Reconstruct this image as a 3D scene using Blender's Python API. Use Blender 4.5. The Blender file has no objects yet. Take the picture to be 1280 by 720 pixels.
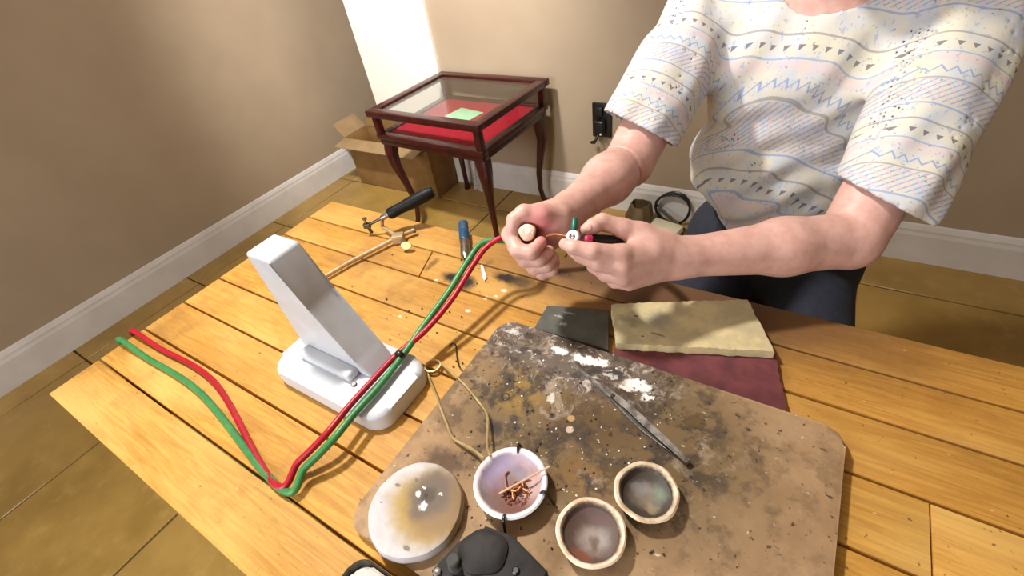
import bpy, bmesh, math, random
import numpy as np
from mathutils import Vector, Matrix
random.seed(7)
R = math.radians
sc = bpy.context.scene
col = sc.collection

# ------------------------------------------------------------------ camera
FPX = 580.0                      # focal length in pixels of the 1280x720 frame
PITCH, ROLL, YAW = R(40.5), R(10.5), R(-37.8)
CAM = np.array([0.0, 0.0, 1.42])
fw = np.array([math.sin(YAW) * math.cos(PITCH), math.cos(YAW) * math.cos(PITCH), -math.sin(PITCH)])
_rt = np.array([math.cos(YAW), -math.sin(YAW), 0.0])
_up = np.cross(_rt, fw)
ci = math.cos(ROLL) * _rt - math.sin(ROLL) * _up
cj = -math.sin(ROLL) * _rt - math.cos(ROLL) * _up
cd = bpy.data.cameras.new('camera')
cd.sensor_fit = 'HORIZONTAL'; cd.sensor_width = 36.0; cd.lens = FPX / 1280 * 36
cd.clip_start = 0.02; cd.clip_end = 50
camo = bpy.data.objects.new('camera', cd); col.objects.link(camo)
m3 = Matrix((ci.tolist(), (-cj).tolist(), (-fw).tolist())).transposed()
camo.matrix_world = Matrix.Translation(CAM.tolist()) @ m3.to_4x4()
sc.camera = camo

# ------------------------------------------------------------------ world, lights, exposure
w = bpy.data.worlds.new('world'); sc.world = w; w.use_nodes = True
w.node_tree.nodes['Background'].inputs[0].default_value = (1.0, 0.93, 0.85, 1)
w.node_tree.nodes['Background'].inputs[1].default_value = 0.1
def area(name, loc, target, size, power, colr, sy=None):
    l = bpy.data.lights.new(name, 'AREA'); l.energy = power; l.color = colr
    l.shape = 'RECTANGLE' if sy else 'SQUARE'; l.size = size
    if sy: l.size_y = sy
    o = bpy.data.objects.new(name, l); col.objects.link(o)
    o.location = loc
    o.rotation_euler = (Vector(target) - Vector(loc)).to_track_quat('-Z', 'Y').to_euler()
    return o
def spot(name, loc, target, power, ang, blend, rad, colr):
    l = bpy.data.lights.new(name, 'SPOT'); l.energy = power; l.color = colr
    l.spot_size = R(ang); l.spot_blend = blend; l.shadow_soft_size = rad
    o = bpy.data.objects.new(name, l); col.objects.link(o); o.location = loc
    o.rotation_euler = (Vector(target) - Vector(loc)).to_track_quat('-Z', 'Y').to_euler()
    return o
SPOTS = [((-0.95, 0.42, 2.30), (-0.45, 0.62, 0.85), 98, 100, .8, .06), ((-1.30, 0.75, 2.30), (-1.95, 2.12, 1.15), 270, 84, .9, .07)]
for loc, tgt, pw, an, bl, rd in SPOTS: spot('unseen_spot_light', loc, tgt, pw, an, bl, rd, (1.0, 0.96, 0.91))  # the second is an unseen lamp, added to wash the pilaster wall
area('window_light', (-0.9, -2.3, 1.65), (-0.5, 1.0, 0.8), 1.5, 58, (0.95, 0.97, 1.0), 1.2)
sc.view_settings.view_transform = 'Standard'
sc.view_settings.look = 'None'
sc.view_settings.exposure = 0.25
sc.view_settings.gamma = 1.0
sc.view_settings.use_curve_mapping = False

# ------------------------------------------------------------------ placing helpers (rays met with real planes)
BT = 0.88          # bench top
ZB = 0.895         # soldering board top
WY = 2.12          # back wall
def _ray(px, py): return fw + (px - 640) / FPX * ci + (py - 360) / FPX * cj
def onz(px, py, z):
    d = _ray(px, py); return CAM + d * ((z - CAM[2]) / d[2])
def ony(px, py, y):
    d = _ray(px, py); return CAM + d * (y / d[1])
def dp(px, py, depth): return CAM + _ray(px, py) * depth

# ------------------------------------------------------------------ materials
def srgb(h):
    h = h.lstrip('#'); v = [int(h[i:i + 2], 16) / 255 for i in (0, 2, 4)]
    return tuple([(c / 12.92 if c <= .04045 else ((c + .055) / 1.055) ** 2.4) for c in v] + [1.0])
class NT:
    def __init__(s, name):
        s.m = bpy.data.materials.new(name); s.m.use_nodes = True
        s.t = s.m.node_tree; s.n = s.t.nodes; s.b = s.n['Principled BSDF']
        s.pos = s.n.new('ShaderNodeNewGeometry').outputs['Position']
    def link(s, a, b): s.t.links.new(a, b)
    def put(s, sock, v):
        if hasattr(v, 'links'): s.link(v, sock)
        else: sock.default_value = v
    def math(s, op, a, b=0.0, c=None):
        n = s.n.new('ShaderNodeMath'); n.operation = op
        s.put(n.inputs[0], a); s.put(n.inputs[1], b)
        if c is not None: s.put(n.inputs[2], c)
        return n.outputs[0]
    def vec(s, op, a, b):
        n = s.n.new('ShaderNodeVectorMath'); n.operation = op
        s.put(n.inputs[0], a); s.put(n.inputs[1], b)
        return n.outputs['Value'] if op in ('LENGTH', 'DISTANCE', 'DOT_PRODUCT') else n.outputs['Vector']
    def noise(s, scale, detail=5, rough=.55, vec=None, colr=False, dist=0):
        n = s.n.new('ShaderNodeTexNoise'); n.inputs['Scale'].default_value = scale
        n.inputs['Detail'].default_value = detail; n.inputs['Roughness'].default_value = rough
        n.inputs['Distortion'].default_value = dist
        s.link(vec if vec is not None else s.pos, n.inputs['Vector'])
        return n.outputs['Color' if colr else 'Fac']
    def ramp(s, v, lo, hi, a=0., b=1.):
        n = s.n.new('ShaderNodeMapRange'); n.interpolation_type = 'SMOOTHSTEP'
        s.put(n.inputs[0], v); n.inputs[1].default_value = lo; n.inputs[2].default_value = hi
        n.inputs[3].default_value = a; n.inputs[4].default_value = b
        return n.outputs[0]
    def mix(s, f, a, b, mode='MIX'):
        n = s.n.new('ShaderNodeMix'); n.data_type = 'RGBA'; n.blend_type = mode
        s.put(n.inputs[0], f); s.put(n.inputs[6], a); s.put(n.inputs[7], b)
        return n.outputs[2]
    def stretch(s, v, sx, sy, sz): return s.vec('MULTIPLY', v, (sx, sy, sz))
    def stain(s, base, c, r, colr, noise_amp=.02, noise_scale=60, soft=.5, amount=1.0, detail=4):
        off = s.vec('SUBTRACT', s.noise(noise_scale, detail, .6, colr=True), (.5, .5, .5))
        p = s.vec('ADD', s.pos, s.vec('MULTIPLY', off, (noise_amp * 2,) * 3))
        d = s.vec('SUBTRACT', p, tuple(c))
        if not isinstance(r, (tuple, list)): r = (r, r, r)
        d = s.vec('MULTIPLY', d, (1 / r[0], 1 / r[1], 1 / r[2]))
        L = s.vec('LENGTH', d, (0, 0, 0))
        return s.mix(s.ramp(L, 1.0, 1.0 - soft, 0, amount), base, colr)
    def done(s, colr, rough=.5, bump=None, bstr=.2, bdist=.002, metal=0., **kw):
        s.put(s.b.inputs['Base Color'], colr); s.put(s.b.inputs['Roughness'], rough)
        s.b.inputs['Metallic'].default_value = metal
        for k, v in kw.items(): s.b.inputs[k.replace('_', ' ')].default_value = v
        if bump is not None:
            n = s.n.new('ShaderNodeBump'); n.inputs['Strength'].default_value = bstr
            n.inputs['Distance'].default_value = bdist
            s.link(bump, n.inputs['Height']); s.link(n.outputs[0], s.b.inputs['Normal'])
        return s.m
def plain(name, c1, c2=None, scale=30, rough=.5, bstr=0., bdist=.001, metal=0., detail=5, lo=.3, hi=.7, **kw):
    t = NT(name); n = t.noise(scale, detail)
    c = t.mix(t.ramp(n, lo, hi), srgb(c1), srgb(c2)) if c2 else srgb(c1)
    return t.done(c, rough, n if bstr else None, bstr, bdist, metal, **kw)

MAT = {}
MAT['wall'] = plain('wall_paint_tan', '#aa9880', '#a4917a', 3, .75, .05, .001)
MAT['white_wall'] = plain('wall_paint_white', '#f4efe6', '#efe9df', 3, .6)
MAT['ceiling'] = plain('ceiling_paint', '#efe8dc', None, 3, .8)
MAT['baseboard'] = plain('baseboard_gloss_white', '#dcd8d4', '#d2cdc8', 8, .4)
MAT['grout'] = plain('grout_brown', '#5f4a2c', '#4d3b22', 60, .9)
def tile_mat():
    t = NT('floor_tile_ochre')
    oi = t.n.new('ShaderNodeObjectInfo').outputs['Random']
    n1 = t.noise(2.2, 6, .6); n2 = t.noise(14, 5, .6)
    c = t.mix(t.ramp(n1, .35, .65), srgb('#b8954f'), srgb('#9a7a3a'))
    c = t.mix(t.ramp(n2, .5, .8, 0, .5), c, srgb('#c9a968'))
    c = t.mix(t.math('MULTIPLY', oi, .25), c, srgb('#8a7248'))
    return t.done(c, .35, n2, .1, .002)
MAT['tile'] = tile_mat()
def pine_mat():
    t = NT('varnished_pine')
    oi = t.n.new('ShaderNodeObjectInfo').outputs['Random']
    sh = t.vec('ADD', t.pos, t.vec('MULTIPLY', (1.3, .7, 0.4), oi)); 
    n = t.n.new('ShaderNodeCombineXYZ')
    for k in range(3): t.put(n.inputs[k], t.math('MULTIPLY', oi, (3.1, 1.7, .9)[k]))
    sh = t.vec('ADD', t.pos, n.outputs[0])
    g = t.noise(9, 7, .6, t.stretch(sh, 1.2, 16, 16), dist=1.2)
    g2 = t.noise(3.5, 3, .5, t.stretch(sh, 1, 2.5, 2.5))
    c = t.mix(t.ramp(g, .3, .72), srgb('#d5a14c'), srgb('#b17e37'))
    c = t.mix(t.ramp(g2, .4, .75, 0, .55), c, srgb('#e4bd70'))
    c = t.mix(t.math('MULTIPLY', oi, .3), c, srgb('#a9702f'))
    gr = t.noise(6, 5, .65)
    c = t.mix(t.ramp(gr, .5, .72, 0, .6), c, srgb('#8f6433'))
    # grubby dark specks and a grimy worn zone on the maker's side of the bench
    sp = t.noise(140, 3, .5)
    c = t.mix(t.ramp(sp, .69, .74, 0, .75), c, srgb('#5a3a1c'))
    pale = t.noise(75, 4, .6)
    c = t.mix(t.ramp(pale, .69, .76, 0, .6), c, srgb('#ead3a8'))
    q = onz(835, 352, BT)
    c = t.stain(c, q, (.50, .20, .1), srgb('#5f432f'), .03, 18, .75, .95)
    for px, py, rx, ry, a in [(580, 353, .034, .028, .95), (566, 346, .036, .02, .8), (632, 347, .034, .018, .95), (650, 352, .04, .026, .6), (540, 330, .012, .03, .5), (690, 338, .06, .016, .5), (610, 330, .01, .02, .3)]:
        q = onz(px, py, BT)
        c = t.stain(c, q, (rx, ry, .05), srgb('#2a201a'), .010, 60, .7, min(1, a * 1.25))
    for px, py, r in [(585, 388, .006), (630, 363, .007), (607, 372, .006), (620, 370, .004), (500, 395, .004), (545, 350, .005)]:
        q = onz(px, py, BT); c = t.stain(c, q, (r, r * .8, .05), srgb('#f1e3d2'), .004, 200, .5, .8)
    return t.done(c, t.ramp(g2, .2, .8, .5, .68), g, .12, .001, Specular_IOR_Level=.3)
MAT['pine'] = pine_mat()
MAT['pine_under'] = plain('bench_underframe_wood', '#8a6236', '#6f4c28', 8, .6)
def board_mat():
    t = NT('scorched_soldering_board')
    n1 = t.noise(11, 8, .65); n2 = t.noise(38, 7, .65); n3 = t.noise(120, 5, .6)
    c = t.mix(t.ramp(n1, .35, .65), srgb('#b2926d'), srgb('#9c7c59'))
    P = lambda px, py: onz(px, py, ZB)
    # large scorch zone with ochre and grey inside it
    c = t.stain(c, P(745, 520), (.26, .19, .2), srgb('#705b3c'), .04, 20, .5, .95)
    c = t.stain(c, P(705, 440), (.20, .075, .2), srgb('#675a50'), .035, 26, .5, .95)
    c = t.stain(c, P(742, 525), (.09, .06, .2), srgb('#5d4526'), .03, 26, .7, .85)
    c = t.stain(c, P(650, 490), (.05, .05, .2), srgb('#8f7136'), .02, 40, .6, .85)
    c = t.stain(c, P(735, 600), (.08, .035, .2), srgb('#806035'), .02, 40, .7, .8)
    c = t.stain(c, P(560, 575), (.05, .022, .2), srgb('#5d4838'), .02, 50, .7, .85)
    c = t.stain(c, P(800, 640), (.09, .04, .2), srgb('#8d7152'), .02, 40, .7, .7)
    dk = t.stain((0, 0, 0, 1), P(735, 510), (.26, .18, .2), (1, 1, 1, 1), .03, 20, .5, 1)
    dk = t.math('ADD', t.math('MULTIPLY', dk, .75), .25)
    c = t.mix(t.math('MULTIPLY', dk, t.ramp(t.noise(34, 7, .68), .46, .6, 0, .92)), c, srgb('#41362c'))
    c = t.mix(t.math('MULTIPLY', dk, t.ramp(t.noise(21, 7, .7, dist=.6), .56, .68, 0, .75)), c, srgb('#a3917b'))
    c = t.mix(t.math('MULTIPLY', dk, t.ramp(t.noise(17, 6, .7), .55, .66, 0, .7)), c, srgb('#6a4f22'))
    c = t.mix(t.ramp(n3, .62, .69, 0, .85), c, srgb('#2c231c'))
    sm = t.stain((0, 0, 0, 1), P(700, 440), (.21, .075, .2), (1, 1, 1, 1), .03, 24, .5, 1)
    c = t.mix(t.math('MULTIPLY', sm, t.ramp(t.noise(48, 8, .75, dist=1.0), .52, .64, 0, .8)), c, srgb('#cfc4b6'))
    c = t.mix(t.ramp(t.noise(95, 5, .6, t.stretch(t.pos, 1, 1.4, 1)), .66, .72, 0, .8), c, srgb('#d9cdbd'))
    for px, py, r in [(637, 473, .012), (619, 534, .015), (645, 535, .008), (660, 420, .010), (690, 520, .006), (700, 412, .008), (655, 437, .009), (745, 462, .012), (720, 470, .010), (600, 497, .004), (693, 545, .004), (671, 440, .008), (785, 512, .014), (770, 470, .016)]:
        c = t.stain(c, P(px, py), (r, r * .9, .05), srgb('#3b3430'), .006, 90, .5, .85)
    # a scorched ring, pale solder dots
    off = t.vec('SUBTRACT', t.pos, tuple(P(632, 496)))
    L = t.vec('LENGTH', t.vec('MULTIPLY', off, (1, 1, 0)), (0, 0, 0))
    ring = t.math('LESS_THAN', t.math('ABSOLUTE', t.math('SUBTRACT', L, .0052)), .0014)
    c = t.mix(t.math('MULTIPLY', ring, .85), c, srgb('#2c241f'))
    for px, py, r, h in [(712, 537, .0058, '#cdb7a3'), (714, 523, .0055, '#b99662'), (690, 500, .004, '#bfa58c')]:
        c = t.stain(c, P(px, py), (r, r, .05), srgb(h), .001, 100, .3, .9)
    for px, py, rx, ry, a in [(700, 438, .016, .008, 1), (733, 450, .026, .009, 1), (752, 453, .012, .008, .9), (798, 482, .022, .011, 1), (808, 496, .010, .006, .9), (722, 447, .012, .006, .8), (640, 415, .02, .006, .4), (782, 485, .01, .006, .8), (690, 497, .004, .012, .5), (762, 470, .01, .005, .5)]:
        c = t.stain(c, P(px, py), (rx, ry, .05), srgb('#f6f1ea'), .012, 120, .4, a, 6)
    return t.done(c, .8, t.noise(60, 6, .65), .35, .002)
MAT['board'] = board_mat()
MAT['board_side'] = plain('board_edge_brown', '#8d6a42', '#6d4d2d', 40, .8)
def mahogany():
    t = NT('mahogany_varnish')
    g = t.noise(12, 6, .6, t.stretch(t.pos, 3, 3, .6))
    c = t.mix(t.ramp(g, .3, .7), srgb('#451412'), srgb('#2d0b0a'))
    return t.done(c, .28, g, .05, .001, Specular_IOR_Level=.5)
MAT['mahogany'] = mahogany()
MAT['velvet'] = plain('red_velvet', '#b00326', '#9a0220', 40, .9, .1, .001)
t = NT('clear_glass'); MAT['glass'] = t.done((1, 1, 1, 1), .02, Transmission_Weight=1.0, IOR=1.03, Specular_IOR_Level=.5)
def pane_mat():
    m = bpy.data.materials.new('display_glass'); m.use_nodes = True; n = m.node_tree.nodes; L = m.node_tree.links
    n.remove(n['Principled BSDF']); out = n['Material Output']
    tr = n.new('ShaderNodeBsdfTransparent'); tr.inputs[0].default_value = (.93, .94, .93, 1)
    gl = n.new('ShaderNodeBsdfGlossy'); gl.inputs['Roughness'].default_value = .03
    lw = n.new('ShaderNodeLayerWeight'); lw.inputs[0].default_value = .5
    pw = n.new('ShaderNodeMath'); pw.operation = 'POWER'; L.new(lw.outputs['Facing'], pw.inputs[0]); pw.inputs[1].default_value = 5
    fr = n.new('ShaderNodeMapRange'); L.new(pw.outputs[0], fr.inputs[0]); fr.inputs[3].default_value = .015; fr.inputs[4].default_value = .9
    mx = n.new('ShaderNodeMixShader'); L.new(fr.outputs[0], mx.inputs[0]); L.new(tr.outputs[0], mx.inputs[1]); L.new(gl.outputs[0], mx.inputs[2])
    L.new(mx.outputs[0], out.inputs[0]); return m
MAT['pane'] = pane_mat()
MAT['card'] = plain('mint_card', '#a6e0b4', '#b8ecc4', 10, .7)
MAT['cardboard'] = plain('brown_cardboard', '#8f6c3c', '#816031', 12, .85)
MAT['cardboard_in'] = plain('cardboard_inside', '#9c825e', '#8e7450', 12, .85)
MAT['black_plastic'] = plain('black_plastic', '#121213', '#1b1b1c', 40, .35)
MAT['black_rubber'] = plain('black_rubber_grip', '#070708', '#0c0c0e', 50, .5, .1, .0005, Specular_IOR_Level=.25)
MAT['steel'] = plain('brushed_steel', '#b9b6b0', '#8f8c86', 60, .32, metal=1.)
MAT['dark_steel'] = plain('dark_steel', '#6d675f', '#4f4a44', 60, .4, metal=1.)
MAT['brass'] = plain('dull_brass', '#bfa884', '#a58c66', 50, .55, metal=.4)
MAT['brass_bright'] = plain('pale_brass', '#e2d9a0', '#cfc48a', 50, .35, metal=.6)
MAT['blue'] = plain('blue_anodised', '#2d5f86', '#244f73', 50, .35, metal=.3)
MAT['red_hose'] = plain('red_rubber_hose', '#b3122a', '#a00e22', 60, .4)
MAT['green_hose'] = plain('green_rubber_hose', '#3f8a4c', '#367a44', 60, .4)
MAT['white_plastic'] = plain('white_plastic', '#ccd0d6', '#c2c6cc', 20, .45)
MAT['white_pure'] = plain('white_enamel', '#f0efee', '#e6e4e4', 20, .4)
MAT['green_plastic'] = plain('green_knob', '#1f6b57', '#185a49', 30, .4)
MAT['pink_plastic'] = plain('crimson_knob', '#c22a55', '#a31f45', 30, .3)
MAT['copper'] = plain('copper_wire', '#d08b66', '#a8653f', 60, .4, metal=.7)
MAT['stick'] = plain('wooden_stick', '#d9b394', '#c79c7a', 60, .7)
MAT['graphite'] = plain('charcoal_block', '#4a4a46', '#3a3a37', 25, .75, .2, .001)
def slab_dark():
    t = NT('dark_slate_block'); n = t.noise(30, 6, .6)
    c = t.mix(t.ramp(n, .3, .7), srgb('#57574f'), srgb('#44443e'))
    for px, py, rx, ry in [(703, 405, .008, .004), (712, 392, .012, .003), (698, 396, .01, .003)]:
        c = t.stain(c, onz(px, py, .892), (rx, ry, .03), srgb('#a3a199'), .010, 120, .5, .7, 6)
    return t.done(c, .7, n, .2, .001)
MAT['slab_dark'] = slab_dark()
def slab_beige():
    t = NT('worn_firebrick'); n = t.noise(26, 7, .65)
    c = t.mix(t.ramp(n, .35, .65), srgb('#cdbb8c'), srgb('#b0a37e'))
    c = t.stain(c, onz(790, 400, .902), (.03, .02, .05), srgb('#857a63'), .02, 50, .8, .7)
    c = t.stain(c, onz(825, 400, .902), (.03, .025, .05), srgb('#8f8a7c'), .02, 50, .8, .7)
    c = t.stain(c, onz(795, 395, .902), (.004, .002, .05), srgb('#262019'), .003, 150, .4, .9)
    c = t.stain(c, onz(803, 420, .902), (.003, .002, .05), srgb('#262019'), .003, 150, .4, .9)
    c = t.stain(c, onz(822, 418, .902), (.014, .002, .05), srgb('#514b40'), .002, 150, .4, .7)
    c = t.stain(c, onz(808, 432, .902), (.006, .004, .05), srgb('#e8d49a'), .003, 90, .5, .8)
    return t.done(c, .85, n, .4, .002)
MAT['slab_beige'] = slab_beige()
MAT['slab_red'] = plain('maroon_block', '#6e3538', '#58282c', 40, .8, .3, .001)
def disc_mat():
    t = NT('stained_plaster_disc'); n = t.noise(45, 6, .6); z = .912
    P = lambda px, py: onz(px, py, z)
    c = t.mix(t.ramp(n, .3, .7), srgb('#d0cccd'), srgb('#c0babb'))
    c = t.stain(c, P(534, 632), (.060, .053, .1), srgb('#b3944c'), .016, 35, .5, .95)
    c = t.stain(c, P(550, 629), (.042, .054, .1), srgb('#917655'), .012, 40, .5, .92)
    c = t.stain(c, P(537, 618), (.042, .038, .1), srgb('#6d6056'), .014, 40, .6, .95)
    c = t.stain(c, P(535, 618), (.014, .013, .1), srgb('#514a3c'), .008, 90, .6, .9)
    c = t.stain(c, P(532, 619), (.0035, .003, .1), srgb('#3a342e'), .003, 120, .5, .9)
    for px, py, r in [(526, 633, .005), (522, 617, .004), (550, 618, .003), (529, 609, .0025), (530, 629, .004)]:
        c = t.stain(c, P(px, py), (r * 1.2, r * .8, .05), srgb('#f1eeea'), .007, 170, .6, 1, 6)
    for px, py, rx, ry in [(508, 685, .006, .003), (497, 606, .005, .002), (476, 628, .003, .001), (470, 610, .004, .002), (520, 600, .003, .003)]:
        c = t.stain(c, P(px, py), (rx, ry, .05), srgb('#6a6558'), .003, 120, .5, .8)
    return t.done(c, .75, n, .25, .0015)
MAT['disc'] = disc_mat()
def dish_mat(name, rim, wall, c_in, spots, ctr, r_in, z):
    t = NT(name); n = t.noise(55, 6, .6)
    sep = t.n.new('ShaderNodeSeparateXYZ'); t.link(t.pos, sep.inputs[0])
    c = t.mix(t.ramp(n, .35, .7), srgb(rim), srgb(wall))
    off = t.vec('MULTIPLY', t.vec('SUBTRACT', t.vec('ADD', t.pos, t.vec('MULTIPLY', t.vec('SUBTRACT', t.noise(90, 4, .6, colr=True), (.5,) * 3), (.006,) * 3)), tuple(ctr)), (1, 1, 0))
    L = t.vec('LENGTH', off, (0, 0, 0))
    inside = t.ramp(L, r_in, r_in - .004)
    ci_ = srgb(c_in)
    for (dx, dy, rx, ry, h, a) in spots:
        ci_ = t.stain(ci_, (ctr[0] + dx, ctr[1] + dy, z), (rx, ry, .1), srgb(h), .010, 60, .7, a)
    c = t.mix(inside, c, ci_)
    return t.done(c, t.ramp(inside, 0, 1, .75, .5), n, .25, .001)
def skin_mat():
    t = NT('skin'); n = t.noise(60, 5, .6); n2 = t.noise(260, 4, .5)
    c = t.mix(t.ramp(n, .3, .7), srgb('#d6ab9e'), srgb('#c99a8d'))
    c = t.stain(c, dp(676, 282, .63), (.040, .036, .04), srgb('#dc7a80'), .014, 40, .9, .75)
    c = t.stain(c, dp(676, 308, .62), (.014, .016, .02), srgb('#d9726e'), .006, 60, .8, .6)
    return t.done(c, .5, n2, .12, .0006, Subsurface_Weight=.12, Subsurface_Scale=.01, Subsurface_Radius=(1, .35, .2))
MAT['skin'] = skin_mat()
MAT['nail'] = plain('fingernail', '#dcae9f', '#e4bcae', 60, .35)
MAT['hair'] = plain('dark_brown_hair', '#3a2a1e', '#2a1d14', 120, .6, .5, .002)
MAT['trousers'] = plain('navy_trousers', '#2c3140', '#252936', 60, .85, .2, .001)
MAT['shoe'] = plain('black_shoe', '#1c1a19', '#252220', 40, .5)
MAT['eye'] = plain('eye_white', '#e9e4de', None, 10, .2)
MAT['stool'] = plain('stool_wood', '#6d4b2c', '#58391f', 20, .5)

# ------------------------------------------------------------------ object helpers
def tag(o, label=None, cat=None, group=None, kind=None):
    if label: o['label'] = label
    if cat: o['category'] = cat
    if group: o['group'] = group
    if kind: o['kind'] = kind
    return o
def wloc(o):
    v = Vector(o.location); p = o.parent
    while p: v += Vector(p.location); p = p.parent
    return v
def empty(name, loc, label=None, cat=None, group=None, kind=None):
    o = bpy.data.objects.new(name, None); col.objects.link(o); o.location = tuple(loc)
    o.empty_display_size = .02
    return tag(o, label, cat, group, kind)
def link_mesh(name, me, mat, parent=None, origin=None, smooth=True):
    """mesh given in world coordinates; its origin is moved to the base centre (or to `origin`)"""
    o = bpy.data.objects.new(name, me); col.objects.link(o)
    n = len(me.vertices); co = np.empty(n * 3); me.vertices.foreach_get('co', co); co = co.reshape(-1, 3)
    if origin is None:
        lo, hi = co.min(0), co.max(0); origin = ((lo[0] + hi[0]) / 2, (lo[1] + hi[1]) / 2, lo[2])
    co -= np.array(origin); me.vertices.foreach_set('co', co.ravel())
    if smooth is not False:
        me.polygons.foreach_set('use_smooth', [True] * len(me.polygons))
        if smooth is True:
            try: me.set_sharp_from_angle(angle=R(38))
            except Exception: pass
    me.materials.append(MAT[mat] if isinstance(mat, str) else mat); me.update()
    if parent is not None:
        o.parent = parent; o.location = Vector(origin) - wloc(parent)
    else: o.location = tuple(origin)
    return o
def from_bm(name, bm, mat, parent=None, origin=None, smooth=True):
    bmesh.ops.recalc_face_normals(bm, faces=bm.faces)
    me = bpy.data.meshes.new(name); bm.to_mesh(me); bm.free()
    return link_mesh(name, me, mat, parent, origin, smooth)
def T(x, y, z, rz=0, rx=0, ry=0):
    return Matrix.Translation((x, y, z)) @ Matrix.Rotation(rz, 4, 'Z') @ Matrix.Rotation(ry, 4, 'Y') @ Matrix.Rotation(rx, 4, 'X')
def a_box(bm, lo, hi, bev=0., seg=2, M=None):
    lo, hi = Vector(lo), Vector(hi); c = (lo + hi) / 2; s = hi - lo
    mm = Matrix.Translation(c) @ Matrix.Diagonal((s.x, s.y, s.z, 1))
    r = bmesh.ops.create_cube(bm, size=1, matrix=mm); vs = r['verts']
    if bev > 0:
        es = list({e for v in vs for e in v.link_edges})
        q = bmesh.ops.bevel(bm, geom=es, offset=bev, segments=seg, profile=.5, affect='EDGES', clamp_overlap=True)
        vs = list(set(q['verts']) | {v for v in vs if v.is_valid})
    if M is not None: bmesh.ops.transform(bm, matrix=M, verts=[v for v in vs if v.is_valid])
def a_prism(bm, pts, z0, z1, bev=0., seg=2):
    """vertical prism over a polygon in x, y"""
    lo = [bm.verts.new((p[0], p[1], z0)) for p in pts]; hi = [bm.verts.new((p[0], p[1], z1)) for p in pts]
    n = len(pts)
    fs = [bm.faces.new(lo[::-1]), bm.faces.new(hi)] + [bm.faces.new((lo[i], lo[(i + 1) % n], hi[(i + 1) % n], hi[i])) for i in range(n)]
    if bev > 0:
        es = list(fs[1].edges)
        bmesh.ops.bevel(bm, geom=es, offset=bev, segments=seg, profile=.5, affect='EDGES', clamp_overlap=True)
def rrect(x0, x1, y0, y1, r, n=8, wob=0):
    pts = []
    for cx, cy, a0 in ((x1 - r, y1 - r, 0), (x0 + r, y1 - r, 90), (x0 + r, y0 + r, 180), (x1 - r, y0 + r, 270)):
        for k in range(n + 1):
            a = R(a0 + 90 * k / n); pts.append((cx + r * math.cos(a), cy + r * math.sin(a)))
    return pts
def a_lathe(bm, prof, c, seg=40, axis=None, wob=None):
    """prof: list of (radius, height). axis: direction of height"""
    c = Vector(c); ax = Vector(axis).normalized() if axis is not None else Vector((0, 0, 1))
    q = ax.to_track_quat('Z', 'Y').to_matrix()
    rings = []
    for (r, h) in prof:
        if r < 1e-6: rings.append([bm.verts.new(c + q @ Vector((0, 0, h)))]); continue
        ring = []
        for k in range(seg):
            a = 2 * math.pi * k / seg
            rr = r * (1 + (wob(a, r, h) if wob else 0))
            ring.append(bm.verts.new(c + q @ Vector((rr * math.cos(a), rr * math.sin(a), h))))
        rings.append(ring)
    for A, B in zip(rings, rings[1:]):
        for k in range(seg):
            k2 = (k + 1) % seg
            if len(A) == 1 and len(B) == 1: continue
            if len(A) == 1: bm.faces.new((A[0], B[k], B[k2]))
            elif len(B) == 1: bm.faces.new((A[k], A[k2], B[0]))
            else: bm.faces.new((A[k], A[k2], B[k2], B[k]))
def smooth_path(pts, n=8):
    pts = [np.array(p, float) for p in pts]; P = [2 * pts[0] - pts[1]] + pts + [2 * pts[-1] - pts[-2]]
    out = []
    for i in range(1, len(P) - 2):
        for k in range(n):
            u = k / n
            out.append(.5 * ((2 * P[i]) + (-P[i - 1] + P[i + 1]) * u + (2 * P[i - 1] - 5 * P[i] + 4 * P[i + 1] - P[i + 2]) * u * u + (-P[i - 1] + 3 * P[i] - 3 * P[i + 1] + P[i + 2]) * u ** 3))
    out.append(P[-2]); return out
def a_tube(bm, pts, r, seg=10, rs=None, flat=1.0):
    pts = [Vector(p) for p in pts]; n = len(pts); rings = []
    t0 = (pts[1] - pts[0]).normalized(); up = Vector((0, 0, 1)) if abs(t0.z) < .9 else Vector((1, 0, 0))
    nv = (up - t0 * up.dot(t0)).normalized()
    for i in range(n):
        t = (pts[min(i + 1, n - 1)] - pts[max(i - 1, 0)]).normalized()
        nv = (nv - t * nv.dot(t)).normalized(); b = t.cross(nv)
        rr = rs[i] if rs else r
        rings.append([bm.verts.new(pts[i] + rr * (math.cos(2 * math.pi * k / seg) * nv * flat + math.sin(2 * math.pi * k / seg) * b)) for k in range(seg)])
    for A, B in zip(rings, rings[1:]):
        for k in range(seg): bm.faces.new((A[k], A[(k + 1) % seg], B[(k + 1) % seg], B[k]))
    bm.faces.new(rings[0][::-1]); bm.faces.new(rings[-1])
def box_obj(name, lo, hi, mat, parent=None, bev=0., M=None, seg=2):
    bm = bmesh.new(); a_box(bm, lo, hi, bev, seg, M); return from_bm(name, bm, mat, parent)
def tube_obj(name, pts, r, mat, parent=None, seg=10, rs=None, flat=1.0):
    bm = bmesh.new(); a_tube(bm, pts, r, seg, rs, flat); return from_bm(name, bm, mat, parent)
def lathe_obj(name, prof, c, mat, parent=None, seg=40, axis=None, wob=None):
    bm = bmesh.new(); a_lathe(bm, prof, c, seg, axis, wob); return from_bm(name, bm, mat, parent)

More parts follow.
